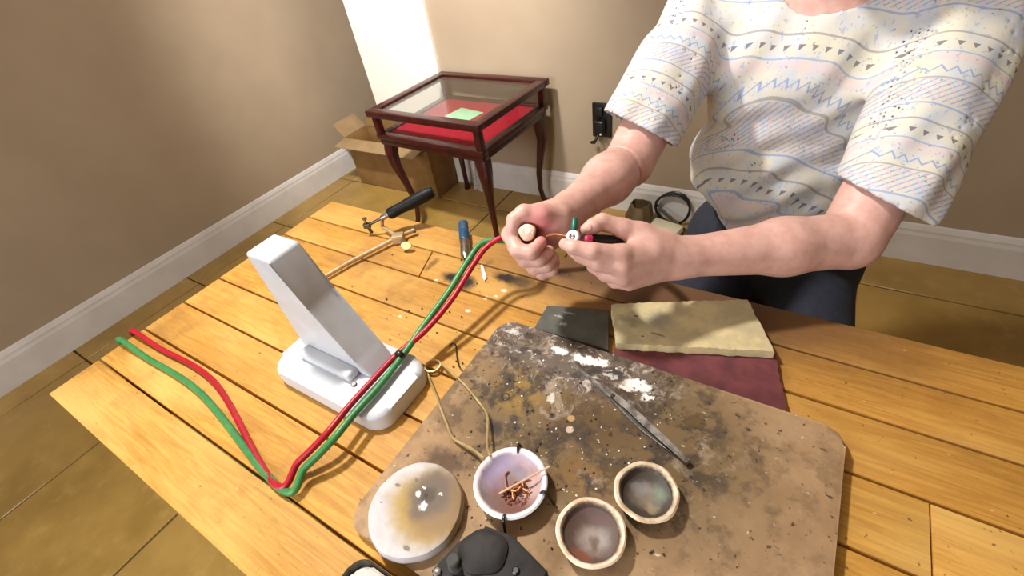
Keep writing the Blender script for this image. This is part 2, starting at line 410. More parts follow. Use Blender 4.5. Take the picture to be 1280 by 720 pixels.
# ------------------------------------------------------------------ the room
XL, XR, YB, ZC = -2.85, 2.6, -2.6, 2.5
def struct(name, lo, hi, mat, label, bev=0.):
    o = box_obj(name, lo, hi, mat, None, bev); o['kind'] = 'structure'; o['label'] = label; return o
floor = struct('floor', (XL, YB, -.06), (XR, WY + .9, -.006), 'grout', 'ochre stone tile floor with brown grout')
TS = .60
me_t = None
x = -1.49 - 3 * TS
while x < XR:
    y = 1.885 - 8 * TS
    yend = WY + .9 if x < -2.6 else WY
    while y < yend:
        x0, x1, y0, y1 = max(x, XL), min(x + TS, XR if x > -2.6 else -2.09), max(y, YB), min(y + TS, yend)
        if x1 - x0 > .03 and y1 - y0 > .03:
            full = abs(x1 - x0 - TS) < 1e-6 and abs(y1 - y0 - TS) < 1e-6
            cx, cy = (x0 + x1) / 2, (y0 + y1) / 2
            if full and me_t:
                o = bpy.data.objects.new('tile', me_t); col.objects.link(o); o.parent = floor
                o.location = Vector((cx, cy, -.012)) - floor.location
            else:
                o = box_obj('tile', (x0 + .004, y0 + .004, -.012), (x1 - .004, y1 - .004, 0), 'tile', floor, .0025, seg=1)
                if full: me_t = o.data
        y += TS
    x += TS
struct('wall_back', (-2.45, WY, -.06), (XR + .1, WY + .1, ZC), 'wall', 'tan painted back wall')
struct('wall_alcove', (XL - .1, WY + .9, -.06), (-2.35, WY + 1.0, ZC), 'wall', 'tan wall at the back of the passage')
struct('wall_passage', (-2.45, WY + .1, -.06), (-2.35, WY + .9, ZC), 'wall', 'tan side wall of the passage')
struct('wall_left', (XL - .1, YB, -.06), (XL, WY + .9, ZC), 'wall', 'tan painted left wall')
struct('wall_right', (XR, YB, -.06), (XR + .1, WY, ZC), 'wall', 'tan painted right wall')
struct('ceiling', (XL - .1, YB - .1, ZC), (XR + .1, WY + 1.0, ZC + .1), 'ceiling', 'plain off-white ceiling')
# front wall behind the camera with a window opening that lets the daylight in
bm = bmesh.new()
wx0, wx1, wz0, wz1 = -1.75, -.05, 1.0, 2.3
a_box(bm, (XL - .1, YB - .1, -.06), (wx0, YB, ZC)); a_box(bm, (wx1, YB - .1, -.06), (XR + .1, YB, ZC))
a_box(bm, (wx0, YB - .1, -.06), (wx1, YB, wz0)); a_box(bm, (wx0, YB - .1, wz1), (wx1, YB, ZC))
o = from_bm('wall_front', bm, 'wall'); o['kind'] = 'structure'; o['label'] = 'tan wall behind the viewer with a window opening'
# white painted pilaster
struct('trim_1', (-2.45, WY - .02, .0), (-1.862, WY - .0005, ZC), 'white_wall', 'tall white painted section on the back wall')
def baseboard(name, prof_dir, a, b, label):
    bm = bmesh.new()
    pr = [(0, 0), (.018, 0), (.018, .125), (.014, .14), (.014, .15), (.007, .168), (0, .172)]
    A = []; B = []
    for (d, z) in pr:
        v = Vector((prof_dir[0] * d, prof_dir[1] * d, z)); A.append(bm.verts.new(Vector(a) + v)); B.append(bm.verts.new(Vector(b) + v))
    n = len(pr); bm.faces.new(A); bm.faces.new(B[::-1])
    for k in range(n): bm.faces.new((A[k], A[(k + 1) % n], B[(k + 1) % n], B[k]))
    o = from_bm(name, bm, 'baseboard', smooth=False); o['kind'] = 'structure'; o['label'] = label
baseboard('baseboard_back', (0, -1), (-1.86, WY - .0005, .0005), (XR - .02, WY - .0005, .0005), 'white baseboard along the tan back wall')
baseboard('baseboard_left', (1, 0), (XL + .0005, YB + .001, .0005), (XL + .0005, WY + .899, .0005), 'white baseboard along the left wall')

# unseen ceiling spotlights: the main bench light, and one added to brighten the pilaster
for (loc, tgt, *_), lb in zip(SPOTS, ('white ceiling spotlight aimed at the workbench', 'unseen ceiling spotlight added to brighten the white wall section')):
    L0 = Vector(loc); d = (Vector(tgt) - L0).normalized()
    sp_ = empty('unseen_spotlight', (loc[0], loc[1], ZC), lb, 'lamp', 'ceiling spotlights')
    lathe_obj('mount', [(0, 0), (.05, 0), (.05, .02), (0, .02)], (loc[0], loc[1], ZC - .0205), 'white_pure', sp_, 24)
    tube_obj('arm', [(loc[0], loc[1], ZC - .02), tuple(L0 - d * .11)], .008, 'white_pure', sp_, 10)
    lathe_obj('housing', [(0, -.12), (.05, -.12), (.085, -.09), (.095, .0), (.092, .0), (.08, -.085), (0, -.1)], loc, 'white_pure', sp_, 28, tuple(d))

# ------------------------------------------------------------------ workbench
BX0, BX1 = -1.0, .36
wb = empty('workbench', (-.32, .29, 0), 'long pine plank workbench with scorched, grubby top', 'workbench')
rows = [.617, .538, .461, .375, .29, .209, .128, .045, -.04]
splits = {1: [-.592], 0: [], 2: [], 3: [.2], 4: [], 5: [.1], 6: [], 7: [.15]}
for k in range(8):
    y1, y0 = rows[k], rows[k + 1]
    xs = [BX0] + splits.get(k, []) + [BX1]
    for xa, xb in zip(xs, xs[1:]):
        dz = random.uniform(-.0012, 0)
        bm = bmesh.new()
        g = .0019
        if k == 1:   # slanting cross joint in the second row
            sl0, sl1 = -.602, -.577
            if xa == BX0: pts = [(xa, y0 + g), (sl1 - .0015, y0 + g), (sl0 - .0015, y1 - g), (xa, y1 - g)]
            else: pts = [(sl1 + .0015, y0 + g), (xb, y0 + g), (xb, y1 - g), (sl0 + .0015, y1 - g)]
        else: pts = [(xa + .0008, y0 + g), (xb - .0008, y0 + g), (xb - .0008, y1 - g), (xa + .0008, y1 - g)]
        a_prism(bm, pts, BT - .035, BT + dz, .0016, 2)
        from_bm('plank', bm, 'pine', wb)
for s in (0, 1):
    box_obj('apron', (BX0 + .05, (-.005, .55)[s], BT - .14), (BX1 - .05, (.02, .575)[s], BT - .0355), 'pine_under', wb, .003)
    box_obj('apron', ((BX0 + .05, BX1 - .075)[s], 0.02, BT - .14), ((BX0 + .075, BX1 - .05)[s], .55, BT - .0355), 'pine_under', wb, .003)
for xx in (BX0 + .04, BX1 - .11):
    for yy in (-.025, .525):
        box_obj('leg', (xx, yy, 0.0005), (xx + .07, yy + .07, BT - .0355), 'pine_under', wb, .004)

# ------------------------------------------------------------------ display table
TC = Vector((-1.506, 1.789, 0)); TR = R(-3.0); TW, TD = .70, .585
dt = empty('display_table', TC, 'dark mahogany glass-topped display table with red velvet lining and cabriole legs', 'display table')
TM = Matrix.Translation(TC) @ Matrix.Rotation(TR, 4, 'Z')
def tbox(name, lo, hi, mat, bev=.004, parent=dt): return box_obj(name, lo, hi, mat, parent, bev, TM)
hx, hy = TW / 2, TD / 2
bm = bmesh.new()   # lid frame
zl0, zl1 = .668, .70
a_box(bm, (-hx, -hy, zl0), (hx, -hy + .05, zl1), .006, 2, TM); a_box(bm, (-hx, hy - .05, zl0), (hx, hy, zl1), .006, 2, TM)
a_box(bm, (-hx, -hy + .045, zl0), (-hx + .05, hy - .045, zl1), .006, 2, TM); a_box(bm, (hx - .05, -hy + .045, zl0), (hx, hy - .045, zl1), .006, 2, TM)
lid = from_bm('lid_frame', bm, 'mahogany', dt)
tbox('glass_pane', (-hx + .046, -hy + .046, .688), (hx - .046, hy - .046, .692), 'pane', 0, lid)
for sx in (-1, 1):
    for sy in (-1, 1):
        cx, cy = sx * (hx - .032), sy * (hy - .032)
        tbox('corner_post', (cx - .016, cy - .016, .56), (cx + .016, cy + .016, zl0), 'mahogany', .003)
bm = bmesh.new()   # lower frame with a moulded edge
for z0, z1, e in ((.552, .578, .012), (.522, .552, .02)):
    a_box(bm, (-hx + e, -hy + e, z0), (hx - e, -hy + e + .045, z1), .006, 2, TM); a_box(bm, (-hx + e, hy - e - .045, z0), (hx - e, hy - e, z1), .006, 2, TM)
    a_box(bm, (-hx + e, -hy + e + .04, z0), (-hx + e + .045, hy - e - .04, z1), .006, 2, TM); a_box(bm, (hx - e - .045, -hy + e + .04, z0), (hx - e, hy - e - .04, z1), .006, 2, TM)
from_bm('lower_frame', bm, 'mahogany', dt)
tbox('velvet_lining', (-hx + .05, -hy + .05, .53), (hx - .05, hy - .05, .571), 'velvet', .003)
for lo, hi in (((-hx + .05, -hy + .03, .578), (hx - .05, -hy + .033, zl0)), ((-hx + .05, hy - .033, .578), (hx - .05, hy - .03, zl0)),
               ((-hx + .03, -hy + .05, .578), (-hx + .033, hy - .05, zl0)), ((hx - .033, -hy + .05, .578), (hx - .03, hy - .05, zl0))):
    tbox('side_glass', lo, hi, 'pane', 0)
for sx in (-1, 1):
    for sy in (-1, 1):
        bm = bmesh.new(); rings = []
        prof = [(.523, .0, .030), (.50, .004, .031), (.46, .010, .030), (.40, .008, .026), (.32, -.004, .021), (.22, -.016, .0165), (.12, -.018, .0135), (.06, -.010, .014), (.03, .000, .017), (.012, .006, .021), (.0005, .006, .020)]
        base = Vector((sx * (hx - .055), sy * (hy - .055), 0)); N = 14
        for z, off, r in prof:
            c = base + Vector((sx * off, sy * off, z))
            sq = max(0, min(1, (z - .35) / .15))
            ring = []
            for k in range(N):
                a = 2 * math.pi * k / N + math.pi / N; cs, sn = math.cos(a), math.sin(a)
                f = 1 + sq * (1 / max(abs(cs), abs(sn)) - 1) * .8
                ring.append(bm.verts.new(TM @ (c + Vector((r * f * cs, r * f * sn, 0)))))
            rings.append(ring)
        for A, B in zip(rings, rings[1:]):
            for k in range(N): bm.faces.new((A[k], A[(k + 1) % N], B[(k + 1) % N], B[k]))
        bm.faces.new(rings[0]); bm.faces.new(rings[-1][::-1])
        from_bm('leg', bm, 'mahogany', dt)
q = onz(580, 143, .574)
o = box_obj('paper_card', (-.085, -.06, 0), (.085, .06, .003), 'card', None, .0008, T(q[0], q[1], .572, R(-12)))
tag(o, 'mint green card lying on the red velvet inside the glass table', 'card')

# ------------------------------------------------------------------ things round the display table
bx = empty('cardboard_box', (-2.24, 1.99, 0), 'open brown cardboard box on the floor behind the display table', 'box')
X0, X1, Y0, Y1, H = -2.60, -1.90, 1.88, 2.085, .33
for nm, lo, hi in (('side', (X0, Y0, .001), (X1, Y0 + .006, H)), ('side', (X0, Y1 - .006, .001), (X1, Y1, H)), ('side', (X0, Y0 + .006, .001), (X0 + .006, Y1 - .006, H)), ('side', (X1 - .006, Y0 + .006, .001), (X1, Y1 - .006, H))):
    box_obj(nm, lo, hi, 'cardboard', bx, .001)
box_obj('bottom', (X0 + .006, Y0 + .006, .001), (X1 - .006, Y1 - .006, .008), 'cardboard', bx)
def flap(p0, p1, d, mat='cardboard_in'):
    bm = bmesh.new(); p0, p1, d = Vector(p0), Vector(p1), Vector(d); n = (p1 - p0).cross(d).normalized() * .004
    vs = [bm.verts.new(v) for v in (p0, p1, p1 + d, p0 + d, p0 + n, p1 + n, p1 + d + n, p0 + d + n)]
    for f in ((0, 3, 2, 1), (4, 5, 6, 7), (0, 1, 5, 4), (1, 2, 6, 5), (2, 3, 7, 6), (3, 0, 4, 7)): bm.faces.new([vs[i] for i in f])
    from_bm('flap', bm, mat, bx, smooth=False)
flap((X0, Y0 - .002, H), (X1 - .02, Y0 - .002, H), (0, -.10, -.015), 'cardboard_in')
flap((X0 - .004, Y0, H), (X0 - .004, Y1 - .01, H), (-.07, 0, .08), 'cardboard_in')
flap((X0 + .02, Y1 - .006, H), (X1 - .02, Y1 - .006, H), (0, .02, .08), 'cardboard')
# white patterned sheet between box and baseboard
def paper_mat():
    t = NT('dotted_white_paper'); v = t.n.new('ShaderNodeTexVoronoi'); v.inputs['Scale'].default_value = 60; t.link(t.pos, v.inputs['Vector'])
    return t.done(t.mix(t.ramp(v.outputs['Distance'], .25, .15), srgb('#ded8d0'), srgb('#7d7168')), .8)
MAT['paper'] = paper_mat()
bm = bmesh.new(); G = []
for i in range(7):
    r_ = []
    for j in range(9):
        u, v_ = i / 6, j / 8
        r_.append(bm.verts.new((-1.74 + .10 * u + .02 * v_, 2.04 + .045 * v_ + .008 * math.sin(7 * u + 4 * v_), .001 + .21 * v_ + .004 * math.sin(9 * u))))
    G.append(r_)
for i in range(6):
    for j in range(8): bm.faces.new((G[i][j], G[i + 1][j], G[i + 1][j + 1], G[i][j + 1]))
bmesh.ops.solidify(bm, geom=bm.faces[:], thickness=.003)
tag(from_bm('paper_sheet', bm, 'paper'), 'dotted white paper sheet leaning on the baseboard under the display table', 'paper')

# black wall socket with plug
ws = empty('wall_socket', (-.893, WY, .40), 'black wall socket with a plug on the tan wall beside the rolled sleeve', 'socket')
box_obj('socket_plate', (-.945, WY - .012, .405), (-.845, WY - .0005, .575), 'black_plastic', ws, .004)
box_obj('plug', (-.925, WY - .05, .425), (-.87, WY - .0125, .50), 'black_plastic', ws, .01, seg=3)
box_obj('plug', (-.925, WY - .03, .515), (-.885, WY - .0125, .56), 'black_plastic', ws, .006)
bm = bmesh.new(); a_tube(bm, smooth_path([(-.90, WY - .045, .43), (-.91, WY - .06, .405), (-.935, WY - .05, .39), (-.925, WY - .03, .38)]), .007)
from_bm('cord', bm, 'black_plastic', ws)
lathe_obj('indicator', [(.0, .003), (.005, .002), (.005, 0)], (-.885, WY - .051, .437), 'white_pure', ws, 12, (0, -1, 0))

# floor things by the baseboard at the right
q = onz(829, 292, 0)
ad = empty('power_adapter', (q[0], q[1], 0), 'cream power adapter brick on the floor by the baseboard', 'adapter')
MAT['cream_plastic'] = plain('cream_plastic', '#efe9cf', '#e6dfc2', 20, .45)
am = T(q[0], q[1], 0, R(-12))
box_obj('body', (-.065, -.035, .0005), (.085, .04, .055), 'cream_plastic', ad, .006, am)
box_obj('base', (-.068, -.038, .0003), (.088, .043, .022), 'dark_steel', ad, .004, am)
q2 = onz(826, 283, .03)
bm = bmesh.new(); pts = []
for k in range(46):
    a = k * 2 * math.pi / 18; rr = .085 + .004 * math.sin(k)
    pts.append((q2[0] + .03 + rr * math.cos(a), q2[1] + .07 + .0006 * k + .01 * math.sin(a), .09 + rr * math.sin(a) * .95))
pts += [(q2[0] + .13, q2[1] + .02, .01), (q2[0] + .25, q2[1] + .03, .007), (q2[0] + .4, q2[1] + .05, .007)]
a_tube(bm, pts, .006, 8)
tag(from_bm('coiled_cable', bm, 'black_plastic'), 'coiled black cable standing on the floor behind the cream adapter', 'cable')
q3 = onz(795, 288, 0)
MAT['sack'] = plain('brown_sack', '#7a6748', '#5b4c34', 18, .7, .3, .004)
bm = bmesh.new()
a_lathe(bm, [(0, 0.0005), (.05, .0006), (.062, .02), (.064, .08), (.052, .13), (.046, .15), (.042, .15), (.046, .12), (.05, .05), (0, .03)], (q3[0] + .01, q3[1] + .02, 0), 24, None, lambda a, r, h: .12 * math.sin(3 * a + h * 20) + .06 * math.sin(7 * a))
tag(from_bm('paper_sack', bm, 'sack'), 'crumpled brown sack on the floor left of the cream adapter', 'sack')

# ------------------------------------------------------------------ soldering board and blocks
bm = bmesh.new(); a_prism(bm, rrect(-.349, .12, .057, .4165, .022), BT + .0004, ZB, .004, 3)
sb = from_bm('soldering_board', bm, 'board'); tag(sb, 'large scorched soldering board with white flux patches on the bench', 'board')
def poly_block(name, pts, z0, z1, mat, label, cat, jag=0, bev=.0015):
    P = []
    for i in range(len(pts)):
        a, b = Vector(pts[i]), Vector(pts[(i + 1) % len(pts)]); n = max(2, int((b - a).length / .006)) if jag else 1
        for k in range(n):
            p = a.lerp(b, k / n); P.append((p.x + random.uniform(-jag, jag), p.y + random.uniform(-jag, jag)))
    bm = bmesh.new(); a_prism(bm, P, z0, z1, bev, 2)
    return tag(from_bm(name, bm, mat), label, cat)
poly_block('charcoal_block', [(-.302, .474), (-.206, .5035), (-.1735, .424), (-.297, .419)][::-1], BT + .0003, .892, 'slab_dark', 'dark grey slate block behind the soldering board', 'block', 0, .003)
poly_block('maroon_block', [(-.166, .420), (-.168, .436), (.03, .520), (.06, .420)][::-1], BT + .0003, .888, 'slab_red', 'maroon block sticking out under the beige firebrick slab', 'block', .0008)
poly_block('firebrick_slab', [(-.203, .506), (-.02, .592), (.03, .502), (-.166, .432)][::-1], .8884, .902, 'slab_beige', 'worn beige firebrick slab next to the dark slate block', 'slab', .0012)

# ------------------------------------------------------------------ dishes on the board
c = onz(518, 633, .912); DC = (c[0], c[1])
lathe_obj('plaster_disc', [(0, .0003), (.049, .0003), (.0535, .002), (.055, .006), (.0548, .012), (.053, .0155), (.050, .0168), (.040, .0166), (.018, .0158), (.006, .0145), (0, .0145)], (c[0], c[1], ZB), 'disc', None, 72, None,
          lambda a, r, h: .008 * math.sin(5 * a) + .004 * math.sin(13 * a + 1)) 
tag(bpy.data.objects['plaster_disc'], 'round white plaster disc with ochre and grey burn stain', 'disc')
def dish(name, ctr, r, h, depth, mat, label, wob, rim=.004):
    prof = [(0, .0004), (r * .62, .0004), (r * .74, .003), (r * .93, h * .6), (r, h * .92), (r - rim * .4, h), (r - rim, h * .97), (r - rim - .002, h - depth * .22), (r * .78, h - depth * .52), (r * .6, h - depth * .78), (r * .35, h - depth * .95), (r * .15, h - depth), (0, h - depth)]
    o = lathe_obj(name, prof, (ctr[0], ctr[1], ZB), mat, None, 56, None, wob)
    return tag(o, label, 'dish')
c1 = onz(638, 602, .915)
mb = dish_mat('white_melting_dish', '#f1eef0', '#e6e2e6', '#b3a3b6', [(.010, -.004, .060, .056, '#a8898a', .9), (-.022, .006, .030, .034, '#a094b4', .8), (-.006, -.026, .045, .018, '#83736c', .85), (.012, -.006, .044, .040, '#75493d', .95), (.006, .016, .030, .010, '#776a7a', .8), (.026, .010, .02, .03, '#c2a3a0', .8)], (c1[0], c1[1], 0), .0378, .9)
dish('melting_bowl', c1, .0425, .022, .0125, mb, 'white ceramic bowl holding copper scraps and a thin stick', lambda a, r, h: .006 * math.sin(3 * a), .0045)
c2 = onz(738.5, 664, .914)
m2 = dish_mat('cream_crucible', '#efdfc8', '#d6b08a', '#5d4a42', [(.003, -.003, .024, .020, '#9a8c84', .95), (.006, -.006, .009, .012, '#5b4533', .85), (.0, -.022, .016, .008, '#8a4f33', .8), (-.006, .02, .022, .008, '#6a4f50', .7)], (c2[0], c2[1], 0), .0322, .9)
dish('crucible_dish', c2, .0355, .020, .0145, m2, 'cream crucible dish with brown rim in front, grey residue in its hollow', lambda a, r, h: .012 * math.sin(2 * a + 1) + .01 * math.sin(5 * a) , .0045)
c3 = onz(808, 613, .915)
m3_ = dish_mat('dark_crucible', '#e6d5ba', '#b29674', '#433b32', [(.0, .0, .022, .02, '#86796a', .8), (.012, .008, .012, .012, '#4c6a48', .55), (-.008, .006, .014, .012, '#8a8a90', .6), (.01, -.01, .012, .008, '#a39272', .6)], (c3[0], c3[1], 0), .0302, .9)
dish('crucible_dish', c3, .0340, .020, .0145, m3_, 'cream crucible dish with dark sooty green hollow, nearest the tweezers', lambda a, r, h: .014 * math.sin(3 * a) + .012 * math.sin(7 * a + 2), .005)
# black wire stand whose prongs clip the bowl
st = empty('dish_stand', (c1[0], c1[1], ZB), 'black wire clips gripping the rim of the white bowl', 'stand')
for px, py in ((647, 563), (683, 617), (630, 648)):
    e = onz(px, py, .918); d = Vector((e[0] - c1[0], e[1] - c1[1], 0)).normalized(); C0 = Vector((c1[0], c1[1], 0))
    tube_obj('prong', smooth_path([C0 + d * .0365 + Vector((0, 0, .9125)), C0 + d * .0400 + Vector((0, 0, .9195)), C0 + d * .0450 + Vector((0, 0, .9180)), C0 + d * .0478 + Vector((0, 0, .908)), C0 + d * .051 + Vector((0, 0, .8975))], 5), .0017, 'black_plastic', st, 8)
# copper scraps in the bowl
zi = ZB + .022 - .0125
random.seed(3)
def curl(ctr, r, a0, a1, dz, wire=.0011):
    return smooth_path([(ctr[0] + r * math.cos(R(a)) * (1 + .2 * math.sin(a * .05)), ctr[1] + r * math.sin(R(a)), zi + .0018 + dz * (i / 8)) for i, a in enumerate(np.linspace(a0, a1, 9))], 3)
scr = [(.002, .006, .013, 150, 350, .006, 'curled copper wire scrap, widest loop in the white bowl'), (.014, -.006, .008, 20, 260, .004, 'small copper wire curl on the right in the white bowl'), (.004, -.012, .006, -60, 170, .003, 'tight copper wire curl at the front in the white bowl'), (.018, .008, .007, 90, 330, .005, 'copper wire curl against the far right wall of the white bowl')]
for dx, dy, r, a0, a1, dz, lb in scr:
    tag(tube_obj('copper_scrap', curl((c1[0] + dx, c1[1] + dy), r, a0, a1, dz), .0011, 'copper', None, 7), lb, 'scrap', 'copper scraps in the bowl')
MAT['copper_dark'] = plain('dark_copper_grains', '#7a4a3a', '#a06a50', 200, .6, metal=.4)
bm = bmesh.new()
for k in range(70):
    a, rr = random.uniform(0, 6.28), .016 * math.sqrt(random.random()); s = random.uniform(.0008, .002)
    bmesh.ops.create_icosphere(bm, subdivisions=1, radius=s, matrix=T(c1[0] + .011 + rr * math.cos(a), c1[1] - .006 + rr * math.sin(a) * .9, zi + s * .8 + rr * rr * 8, a))
tag(from_bm('copper_grains', bm, 'copper_dark'), 'heap of dark copper grains in the white bowl', 'grains', None, 'stuff')
A, B = onz(624, 617, zi + .006), onz(687, 583, .9245)
tag(tube_obj('thin_stick', [A, (A + B) / 2, B], .0012, 'stick', None, 8), 'thin pale stick resting across the white bowl', 'stick')

# ------------------------------------------------------------------ wire tongs
def P3(px, py, z): return onz(px, py, z)
wt = []
cc = P3(541, 457, .887); cr = .0122
legA = [P3(613, 570, .9192), P3(609, 560, .914), P3(610, 517, .903), P3(585, 485, .9), P3(571, 471, .8975), P3(552, 452, .891)]
legB = [P3(531, 461, .885), P3(549, 505, .8985), P3(566, 549, .9), P3(590, 561, .908), P3(605, 573, .9192)]
def densify(pts, n=6):
    out = []
    for a, b in zip(pts, pts[1:]):
        for k in range(n): out.append(np.array(a) + (np.array(b) - np.array(a)) * k / n)
    out.append(np.array(pts[-1])); o2 = list(out)
    for _ in range(1):
        o2 = [o2[0]] + [(o2[i - 1] + 2 * o2[i] + o2[i + 1]) / 4 for i in range(1, len(o2) - 1)] + [o2[-1]]
    return o2
MAT['wire'] = plain('brass_spring_wire', '#d6c290', '#b8a06c', 60, .35, metal=.6)
tn = empty('wire_tongs', (cc[0], cc[1], BT), 'brass wire spring tongs reaching from the bench to the white bowl', 'tongs')
legA = [np.array(p) for p in legA]; legB = [np.array(p) for p in legB]
aB, aA = math.atan2(legB[0][1] - cc[1], legB[0][0] - cc[0]), math.atan2(legA[-1][1] - cc[1], legA[-1][0] - cc[0])
tot = ((aA - aB) % (2 * math.pi)) + 2 * math.pi
coil = [(cc[0] + cr * math.cos(aB + tot * k / 40), cc[1] + cr * math.sin(aB + tot * k / 40), .8822 + .0060 * k / 40) for k in range(41)]
legB[0] = np.array(coil[0]); legA[-1] = np.array(coil[-1])
tube_obj('spring_coil', coil, .0017, 'wire', tn, 8)
tube_obj('arm', densify(legA), .0017, 'wire', tn, 8)
tube_obj('arm', densify(legB), .0017, 'wire', tn, 8)
hk = [P3(561, 433, .8826), P3(566, 429, .8826), P3(570, 432, .8826), P3(571, 445, .8826), P3(574, 458, .8826), P3(580, 466, .8826)]
tag(tube_obj('bent_wire_hook', smooth_path(hk, 6), .0012, 'dark_steel', None, 8), 'small dark bent wire hook beside the wire tongs coil', 'hook')

# ------------------------------------------------------------------ tweezers
tw = empty('tweezers', P3(766, 495, ZB), 'sooty steel cross-lock tweezers lying on the soldering board', 'tweezers')
def strip(name, pts, wd, mat, th=.0016):
    """flat metal strip along a path, widths given per point"""
    bm = bmesh.new(); pts = [Vector(p) for p in pts]; rings = []
    for i, p in enumerate(pts):
        t_ = (pts[min(i + 1, len(pts) - 1)] - pts[max(i - 1, 0)]).normalized(); s = t_.cross(Vector((0, 0, 1))).normalized(); u = s.cross(t_).normalized()
        rings.append([bm.verts.new(p + s * wd[i] * a + u * th * b) for a, b in ((-.5, -.5), (.5, -.5), (.5, .5), (-.5, .5))])
    for A, B in zip(rings, rings[1:]):
        for k in range(4): bm.faces.new((A[k], A[(k + 1) % 4], B[(k + 1) % 4], B[k]))
    bm.faces.new(rings[0]); bm.faces.new(rings[-1])
    bmesh.ops.bevel(bm, geom=bm.edges[:], offset=.0003, segments=1, affect='EDGES')
    return from_bm(name, bm, mat, tw)
MAT['sooty'] = plain('sooty_steel', '#b5b1aa', '#5a554f', 70, .4, metal=.7)
strip('jaw', [P3(713, 452, ZB + .003), P3(730, 466, ZB + .0045), P3(750, 482, ZB + .006), P3(766, 494, ZB + .007)], [.0012, .0022, .005, .009], 'sooty', .0022)
strip('jaw', [P3(711, 454, ZB + .0012), P3(730, 468, ZB + .0018), P3(750, 485, ZB + .0025), P3(766, 496, ZB + .0035)], [.001, .002, .004, .007], 'sooty', .0018)
strip('arm', [P3(764, 492, ZB + .007), P3(785, 508, ZB + .009), P3(800, 522, ZB + .010), P3(825, 545, ZB + .010), P3(860, 577, ZB + .009)], [.0075, .009, .009, .0085, .007], 'sooty', .002)
strip('arm', [P3(764, 497, ZB + .003), P3(783, 517, ZB + .002), P3(802, 535, ZB + .002), P3(825, 552, ZB + .002), P3(860, 580, ZB + .002)], [.0065, .006, .006, .006, .006], 'steel', .0018)
lathe_obj('pivot', [(0, .0012), (.0025, .001), (.003, 0), (.003, -.0075)], P3(766, 494, ZB + .0088), 'dark_steel', tw, 16)

# ------------------------------------------------------------------ black tool at the front of the board
bc = P3(612, 700, .91)
MAT['cast'] = plain('scorched_black_casting', '#131315', '#2b2523', 30, .7, .6, .003)
bt = empty('clamp_base', (bc[0], bc[1], ZB), 'black cast clamp base with knob and studs at the front of the board', 'clamp')
pts = [P3(*p, .917)[:2] for p in ((606, 656), (640, 668), (684, 713), (672, 745), (590, 760), (575, 700))]
bm = bmesh.new(); a_prism(bm, pts, ZB + .0004, .917, .003, 2); from_bm('plate', bm, 'cast', bt)
pts = [P3(*p, .908)[:2] for p in ((572, 676), (590, 668), (600, 700), (590, 755), (545, 745), (539, 712))]
bm = bmesh.new(); a_prism(bm, pts, ZB + .0004, .908, .003, 2); from_bm('side_lug', bm, 'cast', bt)
q = P3(604, 690, .917)
lathe_obj('knob', [(.024, -.001), (.0235, .002), (.021, .0040), (.016, .0055), (.008, .0062), (0, .0064)], (q[0], q[1], .917), 'cast', bt, 36, None, lambda a, r, h: .10 * math.sin(2 * a + .6) + .04 * math.sin(5 * a))
q = P3(571, 707, .908)
lathe_obj('stud', [(.0085, -.0005), (.0085, .005), (.0065, .006), (.0065, .017), (.005, .0185), (0, .0188)], (q[0], q[1], .908), MAT['graphite'], bt, 24)
q = P3(645, 714, .917)
lathe_obj('bolt', [(.004, -.0005), (.004, .002), (.0028, .003), (0, .003)], (q[0], q[1], .917), 'black_plastic', bt, 6)
q = P3(627, 690, .917)
lathe_obj('rivet', [(.0016, -.0004), (.0014, .0008), (0, .001)], (q[0], q[1], .917), 'steel', bt, 12)
q = P3(547, 716, .908)
lathe_obj('nut', [(.0045, -.0005), (.0045, .004), (.003, .005), (0, .005)], (q[0], q[1], .908), 'sooty', bt, 6)

# tin at the lower left corner
q = P3(449, 690, .905)
tx0, ty1 = q[0] , q[1]
tin = empty('powder_tin', (tx0 + .05, ty1 - .04, BT), 'low grey tin of white powder at the front left of the bench', 'tin')
bm = bmesh.new(); a_prism(bm, rrect(tx0, tx0 + .085, ty1 - .085, ty1, .018), BT + .0004, .905, .002); f_ = [f for f in bm.faces if f.normal.z > .9]
bmesh.ops.recalc_face_normals(bm, faces=bm.faces)
top = max((f for f in bm.faces), key=lambda f: f.calc_center_median().z + f.calc_area())
r_ = bmesh.ops.inset_region(bm, faces=[top], thickness=.003); 
bmesh.ops.translate(bm, verts=list(top.verts), vec=(0, 0, -.008))
from_bm('tin_body', bm, 'dark_steel', tin)
MAT['powder'] = plain('white_powder', '#dcd8d4', '#c9c4be', 80, .9, .4, .002)
bm = bmesh.new(); a_prism(bm, rrect(tx0 + .006, tx0 + .079, ty1 - .079, ty1 - .006, .014), .892, .9005, .003); from_bm('powder', bm, 'powder', tin)

# ------------------------------------------------------------------ white tool stand
sx1 = onz(507, 513, BT)[0]; sy0 = onz(476, 545, BT)[1]; sy1 = onz(519, 447, .905)[1]
ts = empty('tool_stand', (sx1 - .1, (sy0 + sy1) / 2, BT), 'white plastic tool stand carrying the red and green hoses', 'stand')
bm = bmesh.new(); a_prism(bm, rrect(sx1 - .24, sx1, sy0, sy1, .03), BT + .0004, .909, .010, 4); from_bm('base', bm, 'white_plastic', ts)
bm = bmesh.new()   # leaning upright with a sloped gusset
ya, yb = sy1 - .062, sy1 - .012
pf = [(sx1 - .215, .9085), (sx1 - .062, .9085), (sx1 - .082, .935), (sx1 - .135, 1.02), (sx1 - .16, 1.10), (sx1 - .215, 1.10)]
F0 = [bm.verts.new((x, ya, z)) for x, z in pf]; F1 = [bm.verts.new((x, yb, z)) for x, z in pf]
bm.faces.new(F0); bm.faces.new(F1[::-1])
for k in range(len(pf)): bm.faces.new((F0[k], F0[(k + 1) % len(pf)], F1[(k + 1) % len(pf)], F1[k]))
